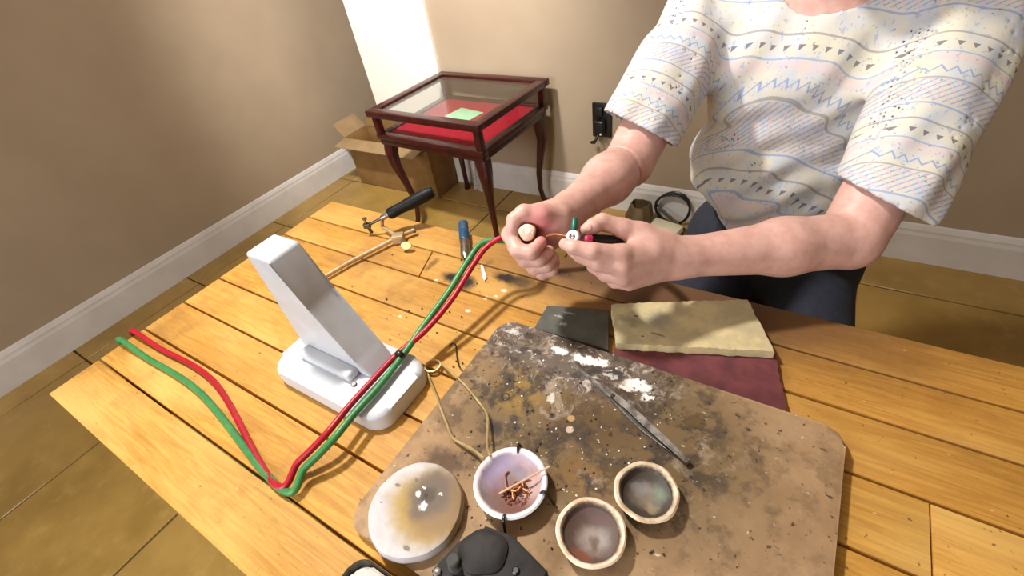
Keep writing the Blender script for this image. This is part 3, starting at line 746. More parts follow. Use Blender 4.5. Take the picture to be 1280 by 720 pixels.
bmesh.ops.bevel(bm, geom=bm.edges[:], offset=.005, segments=3, affect='EDGES', profile=.5)
from_bm('upright', bm, 'white_plastic', ts)
box_obj('foot_rib', (sx1 - .2, sy0 + .035, .9085), (sx1 - .085, ya + .002, .925), 'white_plastic', ts, .006, seg=3)
q = P3(443, 481, .925)
lathe_obj('screw', [(0, .002), (.003, .002), (.0042, .001), (.0042, -.001)], (q[0], q[1], .9255), 'steel', ts, 16)

# ------------------------------------------------------------------ hoses and torch
tA, tB = dp(713, 296, .612), dp(776, 301, .645)      # torch front and rear
tax = (tB - tA) / np.linalg.norm(tB - tA)
def hose(sd, name, mat, label, r):
    # sd = +1: on the right of the pair at the stand, on the left after the tie
    o = 4.6 * sd
    def pr(px, py, z, k): return onz(px + o * k * .75, py + o * k * .65, z)
    pts = [(-1.5, .12 - .012 * sd, .008), (-1.2, .11 - .012 * sd, .05), (-1.06, .10 - .012 * sd, .4), (-1.035, .10 - .012 * sd, .80), (-1.005, .10 - .012 * sd, BT + .007), (-.9, .10 - .012 * sd, BT + .006), (-.72, .10 - .012 * sd, BT + .006), pr(345, 606, BT + .006, 1.2), pr(378, 580, .902, 1.2), pr(412, 546, .918, 1.2),
           pr(440, 512, .919, 1.2), pr(470, 479, .919, 1.2), pr(499, 445, .921, .7), pr(530, 411, .932, -.6), pr(563, 369, .95, -.95), pr(588, 329, .97, -.9), pr(607, 307, .982, -.5 - .6 * (sd > 0)), onz(632, 298 + 2.5 * sd, .99 - .012 * (sd > 0)),
           dp(662, 297 + 3 * sd, .81), dp(700, 284 + 2 * sd, .80), dp(745, 278 + 3 * sd, .81), dp(803, 298 + 3 * sd, .715), tB + tax * .016 + np.array((0, .004, -.003 * sd)), tB + tax * .001 + np.array((0, 0, -.002 * sd))]
    ob = tube_obj(name, smooth_path(pts, 10), r, mat, None, 12)
    return tag(ob, label, 'hose')
hose(-1, 'gas_hose', 'red_hose', 'red rubber gas hose from the white stand to the torch', .0046)
hose(1, 'gas_hose', 'green_hose', 'green rubber gas hose from the white stand to the torch', .0050)
q = P3(500, 444, .923)
e1, e2 = P3(495, 441, .923), P3(505, 447, .923)
bm = bmesh.new(); dd = (P3(510, 433, .925) - P3(490, 455, .923)); dd /= np.linalg.norm(dd)
a_tube(bm, [q - dd * .004, q - dd * .002, q + dd * .002, q + dd * .004], .0078, 14, [.0072, .0084, .0084, .0072])
tag(from_bm('cable_tie', bm, 'black_plastic'), 'black tie binding the red and green hoses at the stand', 'tie')

to = empty('gas_torch', tB, 'small gas torch with white collar, green and crimson valve knobs held in the hand', 'torch')
lathe_obj('handle', [(0, 0), (.0045, 0), (.0062, .002), (.0062, .012), (.0068, .02), (.0068, .048), (.006, .05), (0, .05)], tB - tax * .05, 'black_plastic', to, 20, tax.tolist())
lathe_obj('body', [(0, 0), (.005, 0), (.0055, .003), (.0055, .018), (.0045, .021), (0, .021)], tA + tax * .004, 'steel', to, 20, tax.tolist())
vdir = CAM - tA; vdir /= np.linalg.norm(vdir)
wc = dp(716, 296, .606)
lathe_obj('collar', [(.0042, .001), (.0044, .0025), (.0068, .003), (.0086, .0018), (.009, -.002), (.0085, -.0055), (.004, -.006)], wc, 'white_pure', to, 28, (vdir * .9 - tax * .45).tolist())
lathe_obj('collar_screw', [(0, .0022), (.002, .002), (.0042, .0008), (.0044, -.004)], wc, 'steel', to, 16, (vdir * .9 - tax * .45).tolist())
g0, g1 = dp(717, 290, .615), dp(719, 271, .622)
lathe_obj('valve_knob', [(0, 0), (.0036, 0), (.0042, .004), (.0046, .006), (.0046, .018), (.0038, .02), (0, .02)], g0, 'green_plastic', to, 10, (g1 - g0).tolist())
r0 = dp(731, 298, .603)
lathe_obj('valve_knob', [(0, 0), (.003, 0), (.0044, .002), (.0048, .004), (.0048, .009), (.003, .0105), (0, .011)], r0, 'pink_plastic', to, 14, (tax * 1 + vdir * .3).tolist())
tube_obj('nozzle', smooth_path([tA + tax * .006, tA - tax * .004, dp(702, 294, .617), dp(692, 293, .625), dp(683, 296, .632)], 6), .0016, 'copper', to, 10)
lathe_obj('nozzle_nut', [(0, 0), (.0028, 0), (.0034, .002), (.0034, .006), (.0024, .008), (0, .008)], dp(705, 295, .6165), 'copper', to, 8, tax.tolist())

# ------------------------------------------------------------------ saw frame
sw = empty('jewellers_saw', P3(470, 300, BT), 'jeweller\'s saw frame with black handle lying at the far bench edge', 'saw')
h0, h1 = P3(486, 268, .925), P3(541, 239, .955)
d = h1 - h0; L = np.linalg.norm(d)
lathe_obj('handle', [(0, 0), (.011, 0), (.0125, .004), (.0125, .02), (.0118, .03), (.0135, L * .45), (.0142, L * .7), (.0135, L * .92), (.011, L), (0, L)], h0, 'black_rubber', sw, 24, d.tolist())
f0 = h0 - d / L * .02
lathe_obj('ferrule', [(0, 0), (.0045, 0), (.006, .003), (.006, .014), (.0078, .016), (.0078, .021), (0, .021)], f0, 'steel', sw, 20, d.tolist())
k0 = P3(459, 282, .905)
tube_obj('rod', [f0 + d / L * .004, (f0 + k0) / 2, k0], .0032, 'dark_steel', sw, 12)
box_obj('blade_clamp', (-.008, -.005, -.006), (.008, .005, .006), 'dark_steel', sw, .002, T(*k0, R(25)))
lathe_obj('clamp_screw', [(0, 0), (.0025, 0), (.0025, .012), (.005, .0125), (.005, .016), (0, .016)], (k0[0], k0[1], k0[2] + .003), 'steel', sw, 14)
tube_obj('clamp_foot', [k0, P3(465, 291, .885)], .0038, 'dark_steel', sw, 10)
j0 = P3(498, 297, .892)
tube_obj('frame_arm', [f0 + d / L * .002 - np.array((0, 0, .004)), P3(478, 283, .897), P3(488, 290, .893), j0], .0042, 'brass', sw, 10)
tube_obj('back_bar', [P3(380, 361, .888), P3(438, 327, .889), P3(498, 296, .891), P3(519, 287, .892)], .0046, 'brass', sw, 10)
box_obj('slide_block', (-.013, -.010, -.010), (.013, .010, .010), 'brass', sw, .003, T(j0[0], j0[1], .8908, R(32)))
lathe_obj('bar_end', [(0, 0), (.0055, 0), (.0055, .004), (0, .004)], P3(517, 288, .892), 'dark_steel', sw, 14, (1, .5, 0))
n0, n1 = P3(502, 300, .892), P3(508, 307, .890)
tube_obj('screw_shank', [n0, n1], .003, 'steel', sw, 10)
bm = bmesh.new()
a_lathe(bm, [(0, -.002), (.010, -.002), (.0115, 0), (.010, .002), (0, .002)], (0, 0, 0), 24)
bmesh.ops.transform(bm, matrix=Matrix.Translation(P3(508, 307, .8935)) @ Matrix.Rotation(R(20), 4, 'Z') @ Matrix.Rotation(R(50), 4, 'X') @ Matrix.Diagonal((1.15, .75, 1, 1)), verts=bm.verts)
from_bm('thumb_screw', bm, 'brass_bright', sw)

# ------------------------------------------------------------------ blue and silver pin vise
p0, p1 = P3(582, 323, .892), P3(579, 279, .892)
d = p1 - p0; L = np.linalg.norm(d)
pv = empty('pin_vise', (p0[0], p0[1], BT), 'blue and silver pin vise lying over the far bench edge', 'pin vise')
lathe_obj('chuck', [(0, -.002), (.0035, -.002), (.006, .004), (.0085, .008), (.0095, .012), (.0095, L * .47), (0, L * .47)], p0, 'steel', pv, 24, d.tolist())
lathe_obj('barrel', [(.0095, L * .471), (.0105, L * .49), (.0105, L * .76), (.009, L * .77), (.009, L * .79), (.0105, L * .80), (.0105, L * .9), (.009, L * .91), (.009, L * .925), (.0105, L * .935), (.0105, L * .985), (.009, L), (0, L)], p0, 'blue', pv, 24, d.tolist())
for k in (.78, .918):
    lathe_obj('ring', [(.0092, L * (k - .008)), (.0098, L * (k - .006)), (.0098, L * (k + .006)), (.0092, L * (k + .008))], p0, 'steel', pv, 24, d.tolist())
lathe_obj('collet', [(0, -.006), (.003, -.006), (.0035, -.0015), (0, -.001)], p0, 'black_plastic', pv, 14, d.tolist())

# small litter on the bench
MAT['litter'] = plain('dark_litter', '#2a211b', '#4a3a2a', 300, .8)
def crumbs(name, n, region, z, mat, label, smin_, smax_, seed):
    random.seed(seed); bm = bmesh.new(); k = 0
    while k < n:
        px, py = random.uniform(region[0], region[2]), random.uniform(region[1], region[3])
        p = onz(px, py, z); s = random.uniform(smin_, smax_)
        if z < ZB - .005 and (-.352 < p[0] < .12 and .05 < p[1] < .42 or p[1] > .605 or (sx1 - .25 < p[0] < sx1 + .01 and sy0 - .01 < p[1] < sy1 + .01) or (p[0] > -.31 and .41 < p[1] < .51)): continue
        if z > ZB - .005:
            if not (-.34 < p[0] < .11 and .065 < p[1] < .41): continue
            if any(math.hypot(p[0] - c_[0], p[1] - c_[1]) < rr for c_, rr in ((c1, .05), (c2, .042), (c3, .042), (DC, .063))): continue
        bmesh.ops.create_icosphere(bm, subdivisions=1, radius=s, matrix=T(p[0], p[1], z + s * .45, random.uniform(0, 6)) @ Matrix.Diagonal((1, random.uniform(.5, 1), .5, 1)))
        k += 1
    tag(from_bm(name, bm, mat, smooth=False), label, 'crumbs', None, 'stuff')
crumbs('bench_crumbs', 70, (440, 262, 842, 480), BT, 'litter', 'dark crumbs scattered over the pine bench top', .0007, .0024, 1)
crumbs('board_crumbs', 130, (560, 410, 842, 700), ZB, 'litter', 'dark soldering crumbs on the scorched board', .0006, .0022, 2)
MAT['flux'] = plain('white_flux', '#f3eee6', '#e4ddd2', 200, .9)
crumbs('flux_crumbs', 90, (620, 420, 842, 620), ZB, 'flux', 'white flux crumbs on the scorched board', .0005, .0018, 5)
pts = [P3(*p, BT)[:2] for p in ((601, 332), (604, 333), (609, 348), (606, 352), (603, 347))]
bm = bmesh.new(); a_prism(bm, pts, BT + .0003, BT + .003, .0006); tag(from_bm('plaster_chip', bm, 'flux'), 'small white plaster chip on the bench right of the hoses', 'chip')

# ------------------------------------------------------------------ the maker: implicit surfaces turned into meshes
def seg_field(X, Y, Z, a, b, ra, rb):
    ab = b - a; l2 = max(float(ab @ ab), 1e-12)
    t = np.clip(((X - a[0]) * ab[0] + (Y - a[1]) * ab[1] + (Z - a[2]) * ab[2]) / l2, 0, 1)
    return np.sqrt((X - a[0] - t * ab[0]) ** 2 + (Y - a[1] - t * ab[1]) ** 2 + (Z - a[2] - t * ab[2]) ** 2) - (ra + t * (rb - ra))
def smin(a, b, k):
    if k <= 0: return np.minimum(a, b)
    h = np.maximum(k - np.abs(a - b), 0) / k
    return np.minimum(a, b) - h * h * k * .25
class Field:
    def __init__(s, lo, hi, h):
        s.lo, s.h = np.array(lo, float), h
        s.n = np.ceil((np.array(hi) - s.lo) / h).astype(int) + 1
        s.F = np.full(s.n, .06, np.float32)
    def sub(s, lo, hi):
        i0 = np.clip(np.floor((lo - s.lo) / s.h).astype(int), 0, s.n - 1); i1 = np.clip(np.ceil((hi - s.lo) / s.h).astype(int) + 1, 1, s.n)
        sl = tuple(slice(a, b) for a, b in zip(i0, i1))
        ax = [(np.arange(a, b) * s.h + o).astype(np.float32) for a, b, o in zip(i0, i1, s.lo)]
        return sl, np.meshgrid(*ax, indexing='ij', sparse=True)
    def group(s, kj, prims, ki=.004, cut=False):
        pr = [(np.array(a, float), np.array(b, float), ra, rb) for a, b, ra, rb in prims]
        m = max(.03, kj * 1.5)
        lo = np.min([np.minimum(a, b) - max(ra, rb) for a, b, ra, rb in pr], 0) - m; hi = np.max([np.maximum(a, b) + max(ra, rb) for a, b, ra, rb in pr], 0) + m
        sl, (X, Y, Z) = s.sub(lo, hi); g = None
        for a, b, ra, rb in pr:
            f = seg_field(X, Y, Z, a, b, ra, rb); g = f if g is None else smin(g, f, ki)
        if cut: s.F[sl] = -smin(-s.F[sl], g, kj)
        else: s.F[sl] = smin(s.F[sl], g, kj)
    def mesh(s, name, relax=2):
        F = s.F; S = F < 0; nx, ny, nz = F.shape
        cnt = sum(S[i:nx - 1 + i, j:ny - 1 + j, k:nz - 1 + k].astype(np.int8) for i in (0, 1) for j in (0, 1) for k in (0, 1))
        act = np.argwhere((cnt > 0) & (cnt < 8)); N = len(act)
        cor = np.array([(i, j, k) for i in (0, 1) for j in (0, 1) for k in (0, 1)])
        V = np.stack([F[act[:, 0] + c[0], act[:, 1] + c[1], act[:, 2] + c[2]] for c in cor], 1)
        acc = np.zeros((N, 3)); num = np.zeros(N)
        for p in range(8):
            for q in range(p + 1, 8):
                if abs(cor[p] - cor[q]).sum() != 1: continue
                v0, v1 = V[:, p], V[:, q]; mk = (v0 < 0) != (v1 < 0)
                t = np.where(mk, v0 / np.where(v0 == v1, 1, v0 - v1), 0)
                acc += np.where(mk[:, None], cor[p] + t[:, None] * (cor[q] - cor[p]), 0); num += mk
        P = (act + acc / num[:, None]) * s.h + s.lo
        vid = np.full((nx - 1, ny - 1, nz - 1), -1, np.int32); vid[act[:, 0], act[:, 1], act[:, 2]] = np.arange(N)
        Q = []
        for ax in range(3):
            u, v = (ax + 1) % 3, (ax + 2) % 3
            a = [slice(None)] * 3; b = [slice(None)] * 3; a[ax] = slice(0, -1); b[ax] = slice(1, None)
            e = np.argwhere(S[tuple(a)] != S[tuple(b)])
            ok = (e[:, u] > 0) & (e[:, v] > 0) & (e[:, u] < F.shape[u] - 1) & (e[:, v] < F.shape[v] - 1); e = e[ok]
            ins = S[e[:, 0], e[:, 1], e[:, 2]]
            du = np.zeros(3, int); du[u] = 1; dv = np.zeros(3, int); dv[v] = 1
            g = lambda o: vid[o[:, 0], o[:, 1], o[:, 2]]
            q = np.stack([g(e - du - dv), g(e - dv), g(e), g(e - du)], 1)
            q[~ins] = q[~ins][:, ::-1]; Q.append(q)
        Q = np.concatenate(Q)
        for _ in range(relax):
            A = np.zeros_like(P); n_ = np.zeros(N)
            for k in range(4):
                i, j = Q[:, k], Q[:, (k + 1) % 4]
                for c in range(3): A[:, c] += np.bincount(i, P[j, c], N) + np.bincount(j, P[i, c], N)
                n_ += np.bincount(i, minlength=N) + np.bincount(j, minlength=N)
            P = P * .4 + A / n_[:, None] * .6
        return P, Q
def np_mesh(name, parts):
    me = bpy.data.meshes.new(name); off = 0; PV = []; PQ = []
    for P, Q in parts: PV.append(P); PQ.append(Q + off); off += len(P)
    P = np.concatenate(PV); Q = np.concatenate(PQ)
    me.vertices.add(len(P)); me.vertices.foreach_set('co', P.ravel())
    me.loops.add(len(Q) * 4); me.loops.foreach_set('vertex_index', Q.ravel())
    me.polygons.add(len(Q)); me.polygons.foreach_set('loop_start', np.arange(len(Q)) * 4)
    me.update(calc_edges=True); me.validate(); return me

V3 = lambda *a: np.array(a, float)
shR, elR, wrR = dp(880, 16, .84), dp(786, 203, .80), dp(708, 266, .692)
MX = shR[0] + .19                                    # body centre line
shL, elL, wrL = V3(MX + .19, shR[1] - .02, shR[2]), V3(.085, .70, .965), dp(852, 322, .655)
person = empty('person', (MX, 1.02, 0), 'person in patterned short-sleeved shirt behind the bench, working with both hands', 'person')
def chain(js, rs): return [(js[i], js[i + 1], rs[i], rs[i + 1]) for i in range(len(js) - 1)]

# right arm and fist (on the left in the picture)
lo = np.minimum.reduce([shR, elR, wrR, dp(625, 350, .75), dp(625, 250, .58)]) - .08; hi = np.maximum.reduce([shR, elR, wrR, dp(625, 250, .58)]) + .08
A = Field(lo, hi, .0019)
mid = elR * .62 + wrR * .38
A.group(0, chain([elR, mid, wrR * .9 + elR * .1], [.041, .0385, .027]), .02)
A.group(.006, [(shR, elR, .052, .0425)])
A.group(.02, chain([wrR, dp(690, 280, .667)], [.0265, .027]), .01)                            # heel of the hand
A.group(.016, [(dp(700, 268, .675), dp(652, 268, .655), .021, .0125), (dp(698, 285, .675), dp(672, 310, .69), .022, .018), (dp(700, 275, .68), dp(664, 285, .70), .022, .018)], .012)  # palm and back
A.group(.010, chain([dp(697, 270, .655), dp(676, 270, .638), dp(655, 266, .632)], [.0205, .0155, .0115]), .008)   # thenar and thumb along the top
A.group(.004, chain([dp(655, 266, .632), dp(643, 275, .632), dp(640, 287, .633)], [.0115, .0105, .0092]), .004)
A.group(.004, chain([dp(647, 276, .655), dp(637, 293, .642), dp(647, 313, .628), dp(664, 316, .620), dp(676, 303, .624)], [.0118, .0112, .0106, .0098, .0086]), .004)  # index finger
A.group(.0025, chain([dp(655, 290, .675), dp(644, 308, .660), dp(656, 325, .642), dp(674, 325, .634), dp(686, 314, .640)], [.0115, .0112, .0105, .0098, .0085]), .004)
A.group(.0025, chain([dp(662, 300, .692), dp(655, 322, .676), dp(668, 335, .660), dp(684, 332, .652), dp(692, 321, .656)], [.011, .0108, .010, .0094, .0082]), .004)
A.group(.0025, chain([dp(670, 310, .705), dp(667, 333, .692), dp(678, 342, .678), dp(690, 338, .672), dp(694, 328, .674)], [.010, .0096, .009, .0084, .0074]), .004)
A.group(.003, chain([dp(660, 291, .665), dp(660, 291, .600)], [.0115, .0125]), .002, cut=True)      # the hollow round the held piece
gx = np.meshgrid(*[(np.arange(n) * A.h + o).astype(np.float32) for n, o in zip(A.n, A.lo)], indexing='ij', sparse=True)
_c = dp(775, 211, .78); _a = (elR - wrR) / np.linalg.norm(elR - wrR)
_s = sum((g - c_) * a_ for g, c_, a_ in zip(gx, _c, _a)); _f = sum((g - c_) * a_ for g, c_, a_ in zip(gx, elR, fw))
A.F += (.008 * np.exp(-(_s / .0022) ** 2) * (_f < -.004)).astype(np.float32)      # fold of skin inside the elbow
armR = A.mesh('armR')
# left arm and hand (on the right in the picture)
lo = np.minimum.reduce([shL, elL, wrL, dp(700, 300, .58), dp(700, 360, .6)]) - .08; hi = np.maximum.reduce([shL, elL, wrL, dp(790, 360, .70), dp(800, 270, .6)]) + .08
B = Field(lo, hi, .0019)
mid = elL * .6 + wrL * .4
B.group(0, chain([elL, mid, wrL], [.041, .039, .0275]), .02)
B.group(.006, [(shL, elL, .052, .043)])
mI, mM, mRg, mP = dp(775, 318, .612), dp(777, 334, .613), dp(779, 347, .622), dp(786, 354, .636)
B.group(.016, [(wrL, dp(815, 312, .636), .026, .021), (dp(830, 312, .645), mI, .0205, .0125), (dp(832, 322, .647), mM, .0205, .0125), (dp(832, 330, .65), mRg, .019, .0115), (dp(836, 333, .655), mP, .017, .0105)], .012)
B.group(.008, chain([mI, dp(741, 314, .603), dp(717, 309, .606), dp(706, 305, .611)], [.0128, .0112, .0096, .0082]), .004)
B.group(.0035, chain([mM, dp(747, 329, .613), dp(726, 320, .628), dp(716, 314, .640)], [.0125, .0110, .0094, .0082]), .004)
B.group(.003, chain([mRg, dp(757, 343, .632), dp(742, 333, .652), dp(737, 322, .664)], [.0115, .0102, .009, .008]), .004)
B.group(.003, chain([mP, dp(768, 352, .652), dp(758, 344, .668), dp(753, 334, .678)], [.0102, .009, .0078, .007]), .004)
B.group(.014, chain([dp(826, 305, .648), dp(800, 294, .640), dp(778, 285, .634)], [.0185, .0175, .0135]), .008)
B.group(.005, chain([dp(778, 285, .634), dp(753, 277, .630), dp(741, 283, .625), dp(731, 288, .622)], [.0128, .0112, .0104, .0082]), .004)
armL = B.mesh('armL')
# head, neck and trunk
hd = V3(MX - .02, shR[1] - .09, shR[2] + .235); nk = V3(MX, shR[1] - .02, shR[2] + .06); ch = V3(MX, shR[1] + .02, shR[2] - .08); pv_ = V3(MX + .01, shR[1] + .10, .66)
Bd = Field(V3(MX - .30, shR[1] - .30, .52), V3(MX + .30, shR[1] + .28, hd[2] + .18), .0055)
Bd.group(0, [(ch + V3(-.09, 0, 0), ch + V3(.09, 0, 0), .095, .095), (ch + V3(-.07, .01, -.2), ch + V3(.07, .01, -.2), .10, .10), (ch, pv_, .12, .115), (shR + V3(.03, 0, -.01), shL + V3(-.03, 0, -.01), .05, .05)], .06)
Bd.group(.04, [(nk + V3(0, .01, -.04), hd + V3(0, .03, -.07), .058, .054)])
Bd.group(.03, [(hd + V3(0, .035, .03), hd + V3(0, -.02, .045), .084, .077), (hd + V3(0, -.02, .02), hd + V3(0, -.04, -.072), .068, .047)], .03)
Bd.group(.008, [(hd + V3(0, -.088, .02), hd + V3(0, -.104, -.012), .008, .012)])
for s_ in (-1, 1):
    Bd.group(.008, [(hd + V3(s_ * .078, .02, .03), hd + V3(s_ * .076, .015, -.01), .013, .009)])
    Bd.group(.006, [(hd + V3(s_ * .03, -.088, .028), hd + V3(s_ * .034, -.088, .028), .010, .010)], cut=True)
    Bd.group(.01, [(hd + V3(s_ * .015, -.087, .045), hd + V3(s_ * .05, -.076, .046), .007, .006)])
Bd.group(.005, [(hd + V3(-.022, -.082, -.046), hd + V3(.022, -.082, -.046), .004, .004)], cut=True)
trunk = Bd.mesh('trunk')
body = link_mesh('body', np_mesh('body', [armR, armL, trunk]), 'skin', person, None, 'all')
for s_ in (-1, 1):
    p = hd + V3(s_ * .031, -.0715, .028)
    e = lathe_obj('eye', [(.0001, -.0115)] + [(.0115 * math.cos(a), .0115 * math.sin(a)) for a in np.linspace(-1.4, 1.4, 9)] + [(.0001, .0115)], p, 'eye', person, 20)
    lathe_obj('iris', [(.0056, -.0004), (.005, .0006), (.0025, .0011), (0, .0012)], p + V3(0, -.0105, -.001), 'hair', e, 16, (0, -1, -.12))
H_ = Field(hd - .16, hd + .18, .0055)
H_.group(0, [(hd + V3(0, .045, .045), hd + V3(0, -.01, .065), .086, .078), (hd + V3(0, .065, .0), hd + V3(0, .06, -.03), .074, .055)], .03)
H_.group(.02, [(hd + V3(-.062, .012, .04), hd + V3(-.066, .012, .012), .022, .014), (hd + V3(.062, .012, .04), hd + V3(.066, .012, .012), .022, .014)], .005)
_gx = np.meshgrid(*[(np.arange(n) * H_.h + o).astype(np.float32) for n, o in zip(H_.n, H_.lo)], indexing='ij', sparse=True)
H_.F = (H_.F + .0035 * np.sin(120 * _gx[0] + 40 * _gx[1]) * np.sin(70 * _gx[1] + 90 * _gx[2])).astype(np.float32)
H_.group(.01, [(hd + V3(0, -.14, -.02), hd + V3(0, -.10, -.02), .105, .098)], cut=True)
link_mesh('hair', np_mesh('hair', [H_.mesh('hair')]), 'hair', person, None, 'all')
# fingernails
for p, dr in ((dp(706, 303, .604), dp(706, 303, .604) - dp(717, 307, .600)), (dp(735, 285, .614), dp(735, 285, .614) - dp(748, 280, .618))):
    vd = Vector(CAM - p).normalized(); u = Vector(dr).normalized(); u = (u - vd * u.dot(vd)).normalized(); s2 = vd.cross(u)
    bm = bmesh.new(); bmesh.ops.create_uvsphere(bm, u_segments=14, v_segments=8, radius=1)
    mm = Matrix((u * .0055, s2 * .0042, vd * .0012)).transposed().to_4x4(); mm.translation = Vector(p)
    bmesh.ops.transform(bm, matrix=mm, verts=bm.verts); from_bm('fingernail', bm, 'nail', body)

# shirt
def shirt_mat():
    t = NT('printed_cotton_shirt'); ax = elR - shR; ax = ax / np.linalg.norm(ax)
    side = np.cross(ax, fw); side /= np.linalg.norm(side)
    n = t.noise(35, 5, .6)
    s = t.math('ADD', t.vec('DOT_PRODUCT', t.vec('SUBTRACT', t.pos, tuple(shR)), tuple(ax)), t.math('MULTIPLY', t.noise(8, 2), .006))
    u = t.vec('DOT_PRODUCT', t.pos, tuple(side))
    c = t.mix(t.ramp(n, .35, .7), srgb('#d2ccbd'), srgb('#bfc5cf'))
    c = t.mix(t.ramp(t.noise(16, 3), .5, .7, 0, .5), c, srgb('#ded5b0'))
    fr = lambda v, p: t.math('FRACT', t.math('DIVIDE', v, p))
    band = lambda a, b: t.math('MULTIPLY', t.math('GREATER_THAN', s, a), t.math('LESS_THAN', s, b))
    line = lambda a, wd: t.math('LESS_THAN', t.math('ABSOLUTE', t.math('SUBTRACT', s, a)), wd)
    tri = lambda p: t.math('MULTIPLY', t.math('ABSOLUTE', t.math('SUBTRACT', fr(u, p), .5)), 2.)
    blue, dark, pink = srgb('#8c9dc0'), srgb('#5d5560'), srgb('#d8b9bd')
    def put(f, h, a=.8):
        nonlocal c
        c = t.mix(t.math('MULTIPLY', f, a), c, h)
    for s0 in (-.05, .085, .205):
        put(line(s0 - .012, .0012), dark, .5); put(line(s0 + .014, .001), blue, .7)
        put(band(s0 + .016, s0 + .026), pink, .4)
        # rows of small triangles
        z = t.math('DIVIDE', t.math('SUBTRACT', s, s0), .007)
        put(t.math('MULTIPLY', band(s0, s0 + .006), t.math('LESS_THAN', tri(.016), t.math('SUBTRACT', .5, t.math('MULTIPLY', z, .5)))), dark, .8)
        # zigzag
        zz = t.math('ABSOLUTE', t.math('SUBTRACT', t.math('SUBTRACT', s, s0 + .034), t.math('MULTIPLY', tri(.014), .008)))
        put(t.math('LESS_THAN', zz, .0014), blue, .9)
        # hatch
        put(t.math('MULTIPLY', band(s0 + .052, s0 + .082), t.math('LESS_THAN', fr(t.math('ADD', u, s), .009), .3)), blue, .75)
        put(t.math('MULTIPLY', band(s0 + .052, s0 + .082), t.math('LESS_THAN', fr(t.math('SUBTRACT', u, s), .013), .22)), pink, .7)
        put(line(s0 + .05, .0012), dark, .45); put(line(s0 + .086, .0012), blue, .8)
    put(t.ramp(t.noise(150, 3, .6, t.stretch(t.pos, 1, 1, .5)), .6, .66), blue, .55)
    put(t.ramp(t.noise(210, 2, .5), .68, .72), dark, .6)
    return t.done(c, .85, t.noise(600, 2), .15, .0004)
MAT['shirt'] = shirt_mat()
def shirt(h=.0042):
    sh_R = [(shR + V3(.004, .005, .004), shR * .2 + elR * .8 + V3(-.010, 0, -.002), .070, .070)]
    sh_L = [(shL + V3(-.004, .005, .004), shL * .2 + elL * .8 + V3(.010, 0, -.002), .070, .070)]
    lo = V3(min(MX - .32, elR[0] - .1), elR[1] - .1, .60); hi = V3(MX + .34, shR[1] + .30, shR[2] + .13)
    S_ = Field(lo, hi, h)
    S_.group(0, [(ch + V3(-.09, 0, .0), ch + V3(.09, 0, 0), .106, .106), (ch + V3(-.075, .01, -.2), ch + V3(.075, .01, -.2), .115, .115), (ch, pv_ + V3(0, 0, .04), .135, .135), (shR + V3(.03, .0, -.004), shL + V3(-.03, 0, -.004), .064, .064)], .05)
    S_.group(.03, sh_R); S_.group(.03, sh_L)
    X, Y, Z = np.meshgrid(*[(np.arange(n) * h + o).astype(np.float32) for n, o in zip(S_.n, S_.lo)], indexing='ij', sparse=True)
    # folds running round the sleeve and down the chest
    F = S_.F + .0028 * np.sin(62 * X + 38 * Y - 55 * Z + 2.5 * np.sin(14 * Z + 9 * Y)) + .0016 * np.sin(95 * X - 60 * Z + 40 * Y)
    F = np.maximum(F, -(F + .0072))
    for s0, e0 in ((shR, elR), (shL, elL)):
        ax = (e0 - s0) / np.linalg.norm(e0 - s0)
        cutp = s0 + (e0 - s0) * .80
        ax = ax + .5 * fw; ax = ax / np.linalg.norm(ax)
        sd = (X - cutp[0]) * ax[0] + (Y - cutp[1]) * ax[1] + (Z - cutp[2]) * ax[2]
        near = np.sqrt((X - cutp[0]) ** 2 + (Y - cutp[1]) ** 2 + (Z - cutp[2]) ** 2) - .125
        F = np.maximum(F, -np.maximum(-sd, near))
    F = np.maximum(F, .70 - Z)
    neck = np.sqrt((X - nk[0]) ** 2 + (Y - nk[1] + .02) ** 2 + ((Z - nk[2] - .04) * .8) ** 2) - .085
    F = np.maximum(F, -neck)
    S_.F = F.astype(np.float32)
    return link_mesh('shirt', np_mesh('shirt', [S_.mesh('shirt', 1)]), 'shirt', person, None, 'all')
shirt()
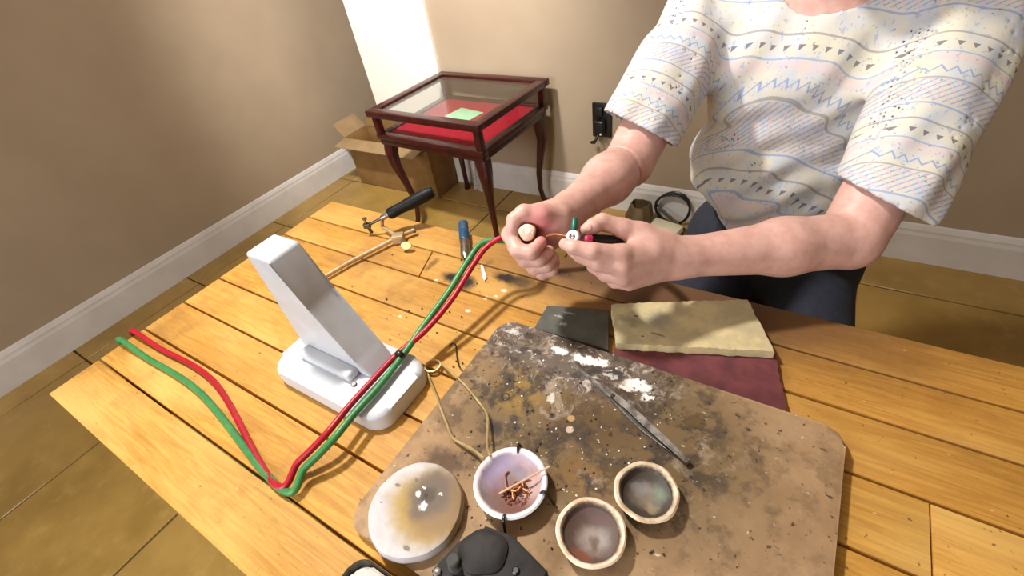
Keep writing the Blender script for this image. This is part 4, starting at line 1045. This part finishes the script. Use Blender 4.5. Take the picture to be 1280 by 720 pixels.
# trousers, shoes
kR, kL = V3(MX - .13, .70, .60), V3(MX + .15, .70, .60); aR, aL = V3(MX - .13, .82, .10), V3(MX + .15, .82, .10)
Tr = Field(V3(MX - .3, .5, .06), V3(MX + .32, shR[1] + .32, .82), .0075)
Tr.group(0, [(pv_ + V3(-.07, 0, 0), pv_ + V3(.07, 0, 0), .13, .13), (pv_ + V3(0, -.02, .08), pv_ + V3(0, 0, 0), .128, .13)], .03)
Tr.group(.03, chain([pv_ + V3(-.09, 0, -.03), kR, aR], [.095, .072, .055]), .02); Tr.group(.03, chain([pv_ + V3(.09, 0, -.03), kL, aL], [.095, .072, .055]), .02)
link_mesh('trousers', np_mesh('trousers', [Tr.mesh('t')]), 'trousers', person, None, 'all')
for a_ in (aR, aL):
    Sh = Field(a_ - V3(.1, .25, .15), a_ + V3(.1, .12, .1), .005)
    Sh.group(0, [(a_ + V3(0, .02, -.045), a_ + V3(0, -.06, -.055), .045, .042), (a_ + V3(0, -.06, -.055), a_ + V3(0, -.15, -.062), .042, .036), (a_, a_ + V3(0, .01, -.04), .045, .045)], .02)
    P_, Q_ = Sh.mesh('s'); P_[:, 2] = np.maximum(P_[:, 2], .0006)
    link_mesh('shoe', np_mesh('shoe', [(P_, Q_)]), 'shoe', person, None, 'all')
# stool under the person
so = empty('stool', (MX + .01, pv_[1], 0), 'round wooden stool under the seated person', 'stool')
lathe_obj('seat', [(0, .50), (.15, .50), (.165, .51), (.165, .525), (.15, .535), (0, .535)], (MX + .01, pv_[1], 0), 'stool', so, 32)
for k in range(4):
    a = R(45 + 90 * k); cs, sn = math.cos(a), math.sin(a)
    tube_obj('leg', [(MX + .01 + .19 * cs, pv_[1] + .19 * sn, .0005), (MX + .01 + .11 * cs, pv_[1] + .11 * sn, .5005)], .016, 'stool', so, 12)

# the cream piece held in the fist
hp0, hp1 = dp(662, 298, .660), dp(659, 290, .626)
MAT['cream'] = plain('cream_wax', '#eed8c4', '#d9ac94', 140, .5, .5, .001)
hp = empty('held_piece', hp0, 'cream and copper plug held upright in the closed fist', 'plug')
ax = hp1 - hp0; L = float(np.linalg.norm(ax))
lathe_obj('stem', [(0, 0), (.0085, 0), (.0095, L * .5), (.0095, L * .86), (0, L * .86)], hp0, 'copper', hp, 24, ax.tolist())
lathe_obj('cap', [(.0098, L * .8), (.0115, L * .88), (.0118, L), (.0105, L + .003), (.007, L + .0048), (.0, L + .005)], hp0, 'cream', hp, 28, ax.tolist(), lambda a, r, h: .05 * math.sin(3 * a) + .03 * math.sin(5 * a))
axn = ax / L; e1 = np.cross(axn, (0, 0, 1)); e1 /= np.linalg.norm(e1); e2 = np.cross(axn, e1)
sp = [hp0 + axn * (L + .0045 - .0016 * (k / 26)) + (e1 * math.cos(k * .45) + e2 * math.sin(k * .45)) * (.0012 + .0085 * k / 26) for k in range(27)]
tube_obj('swirl', sp, .0011, 'white_pure', hp, 7)
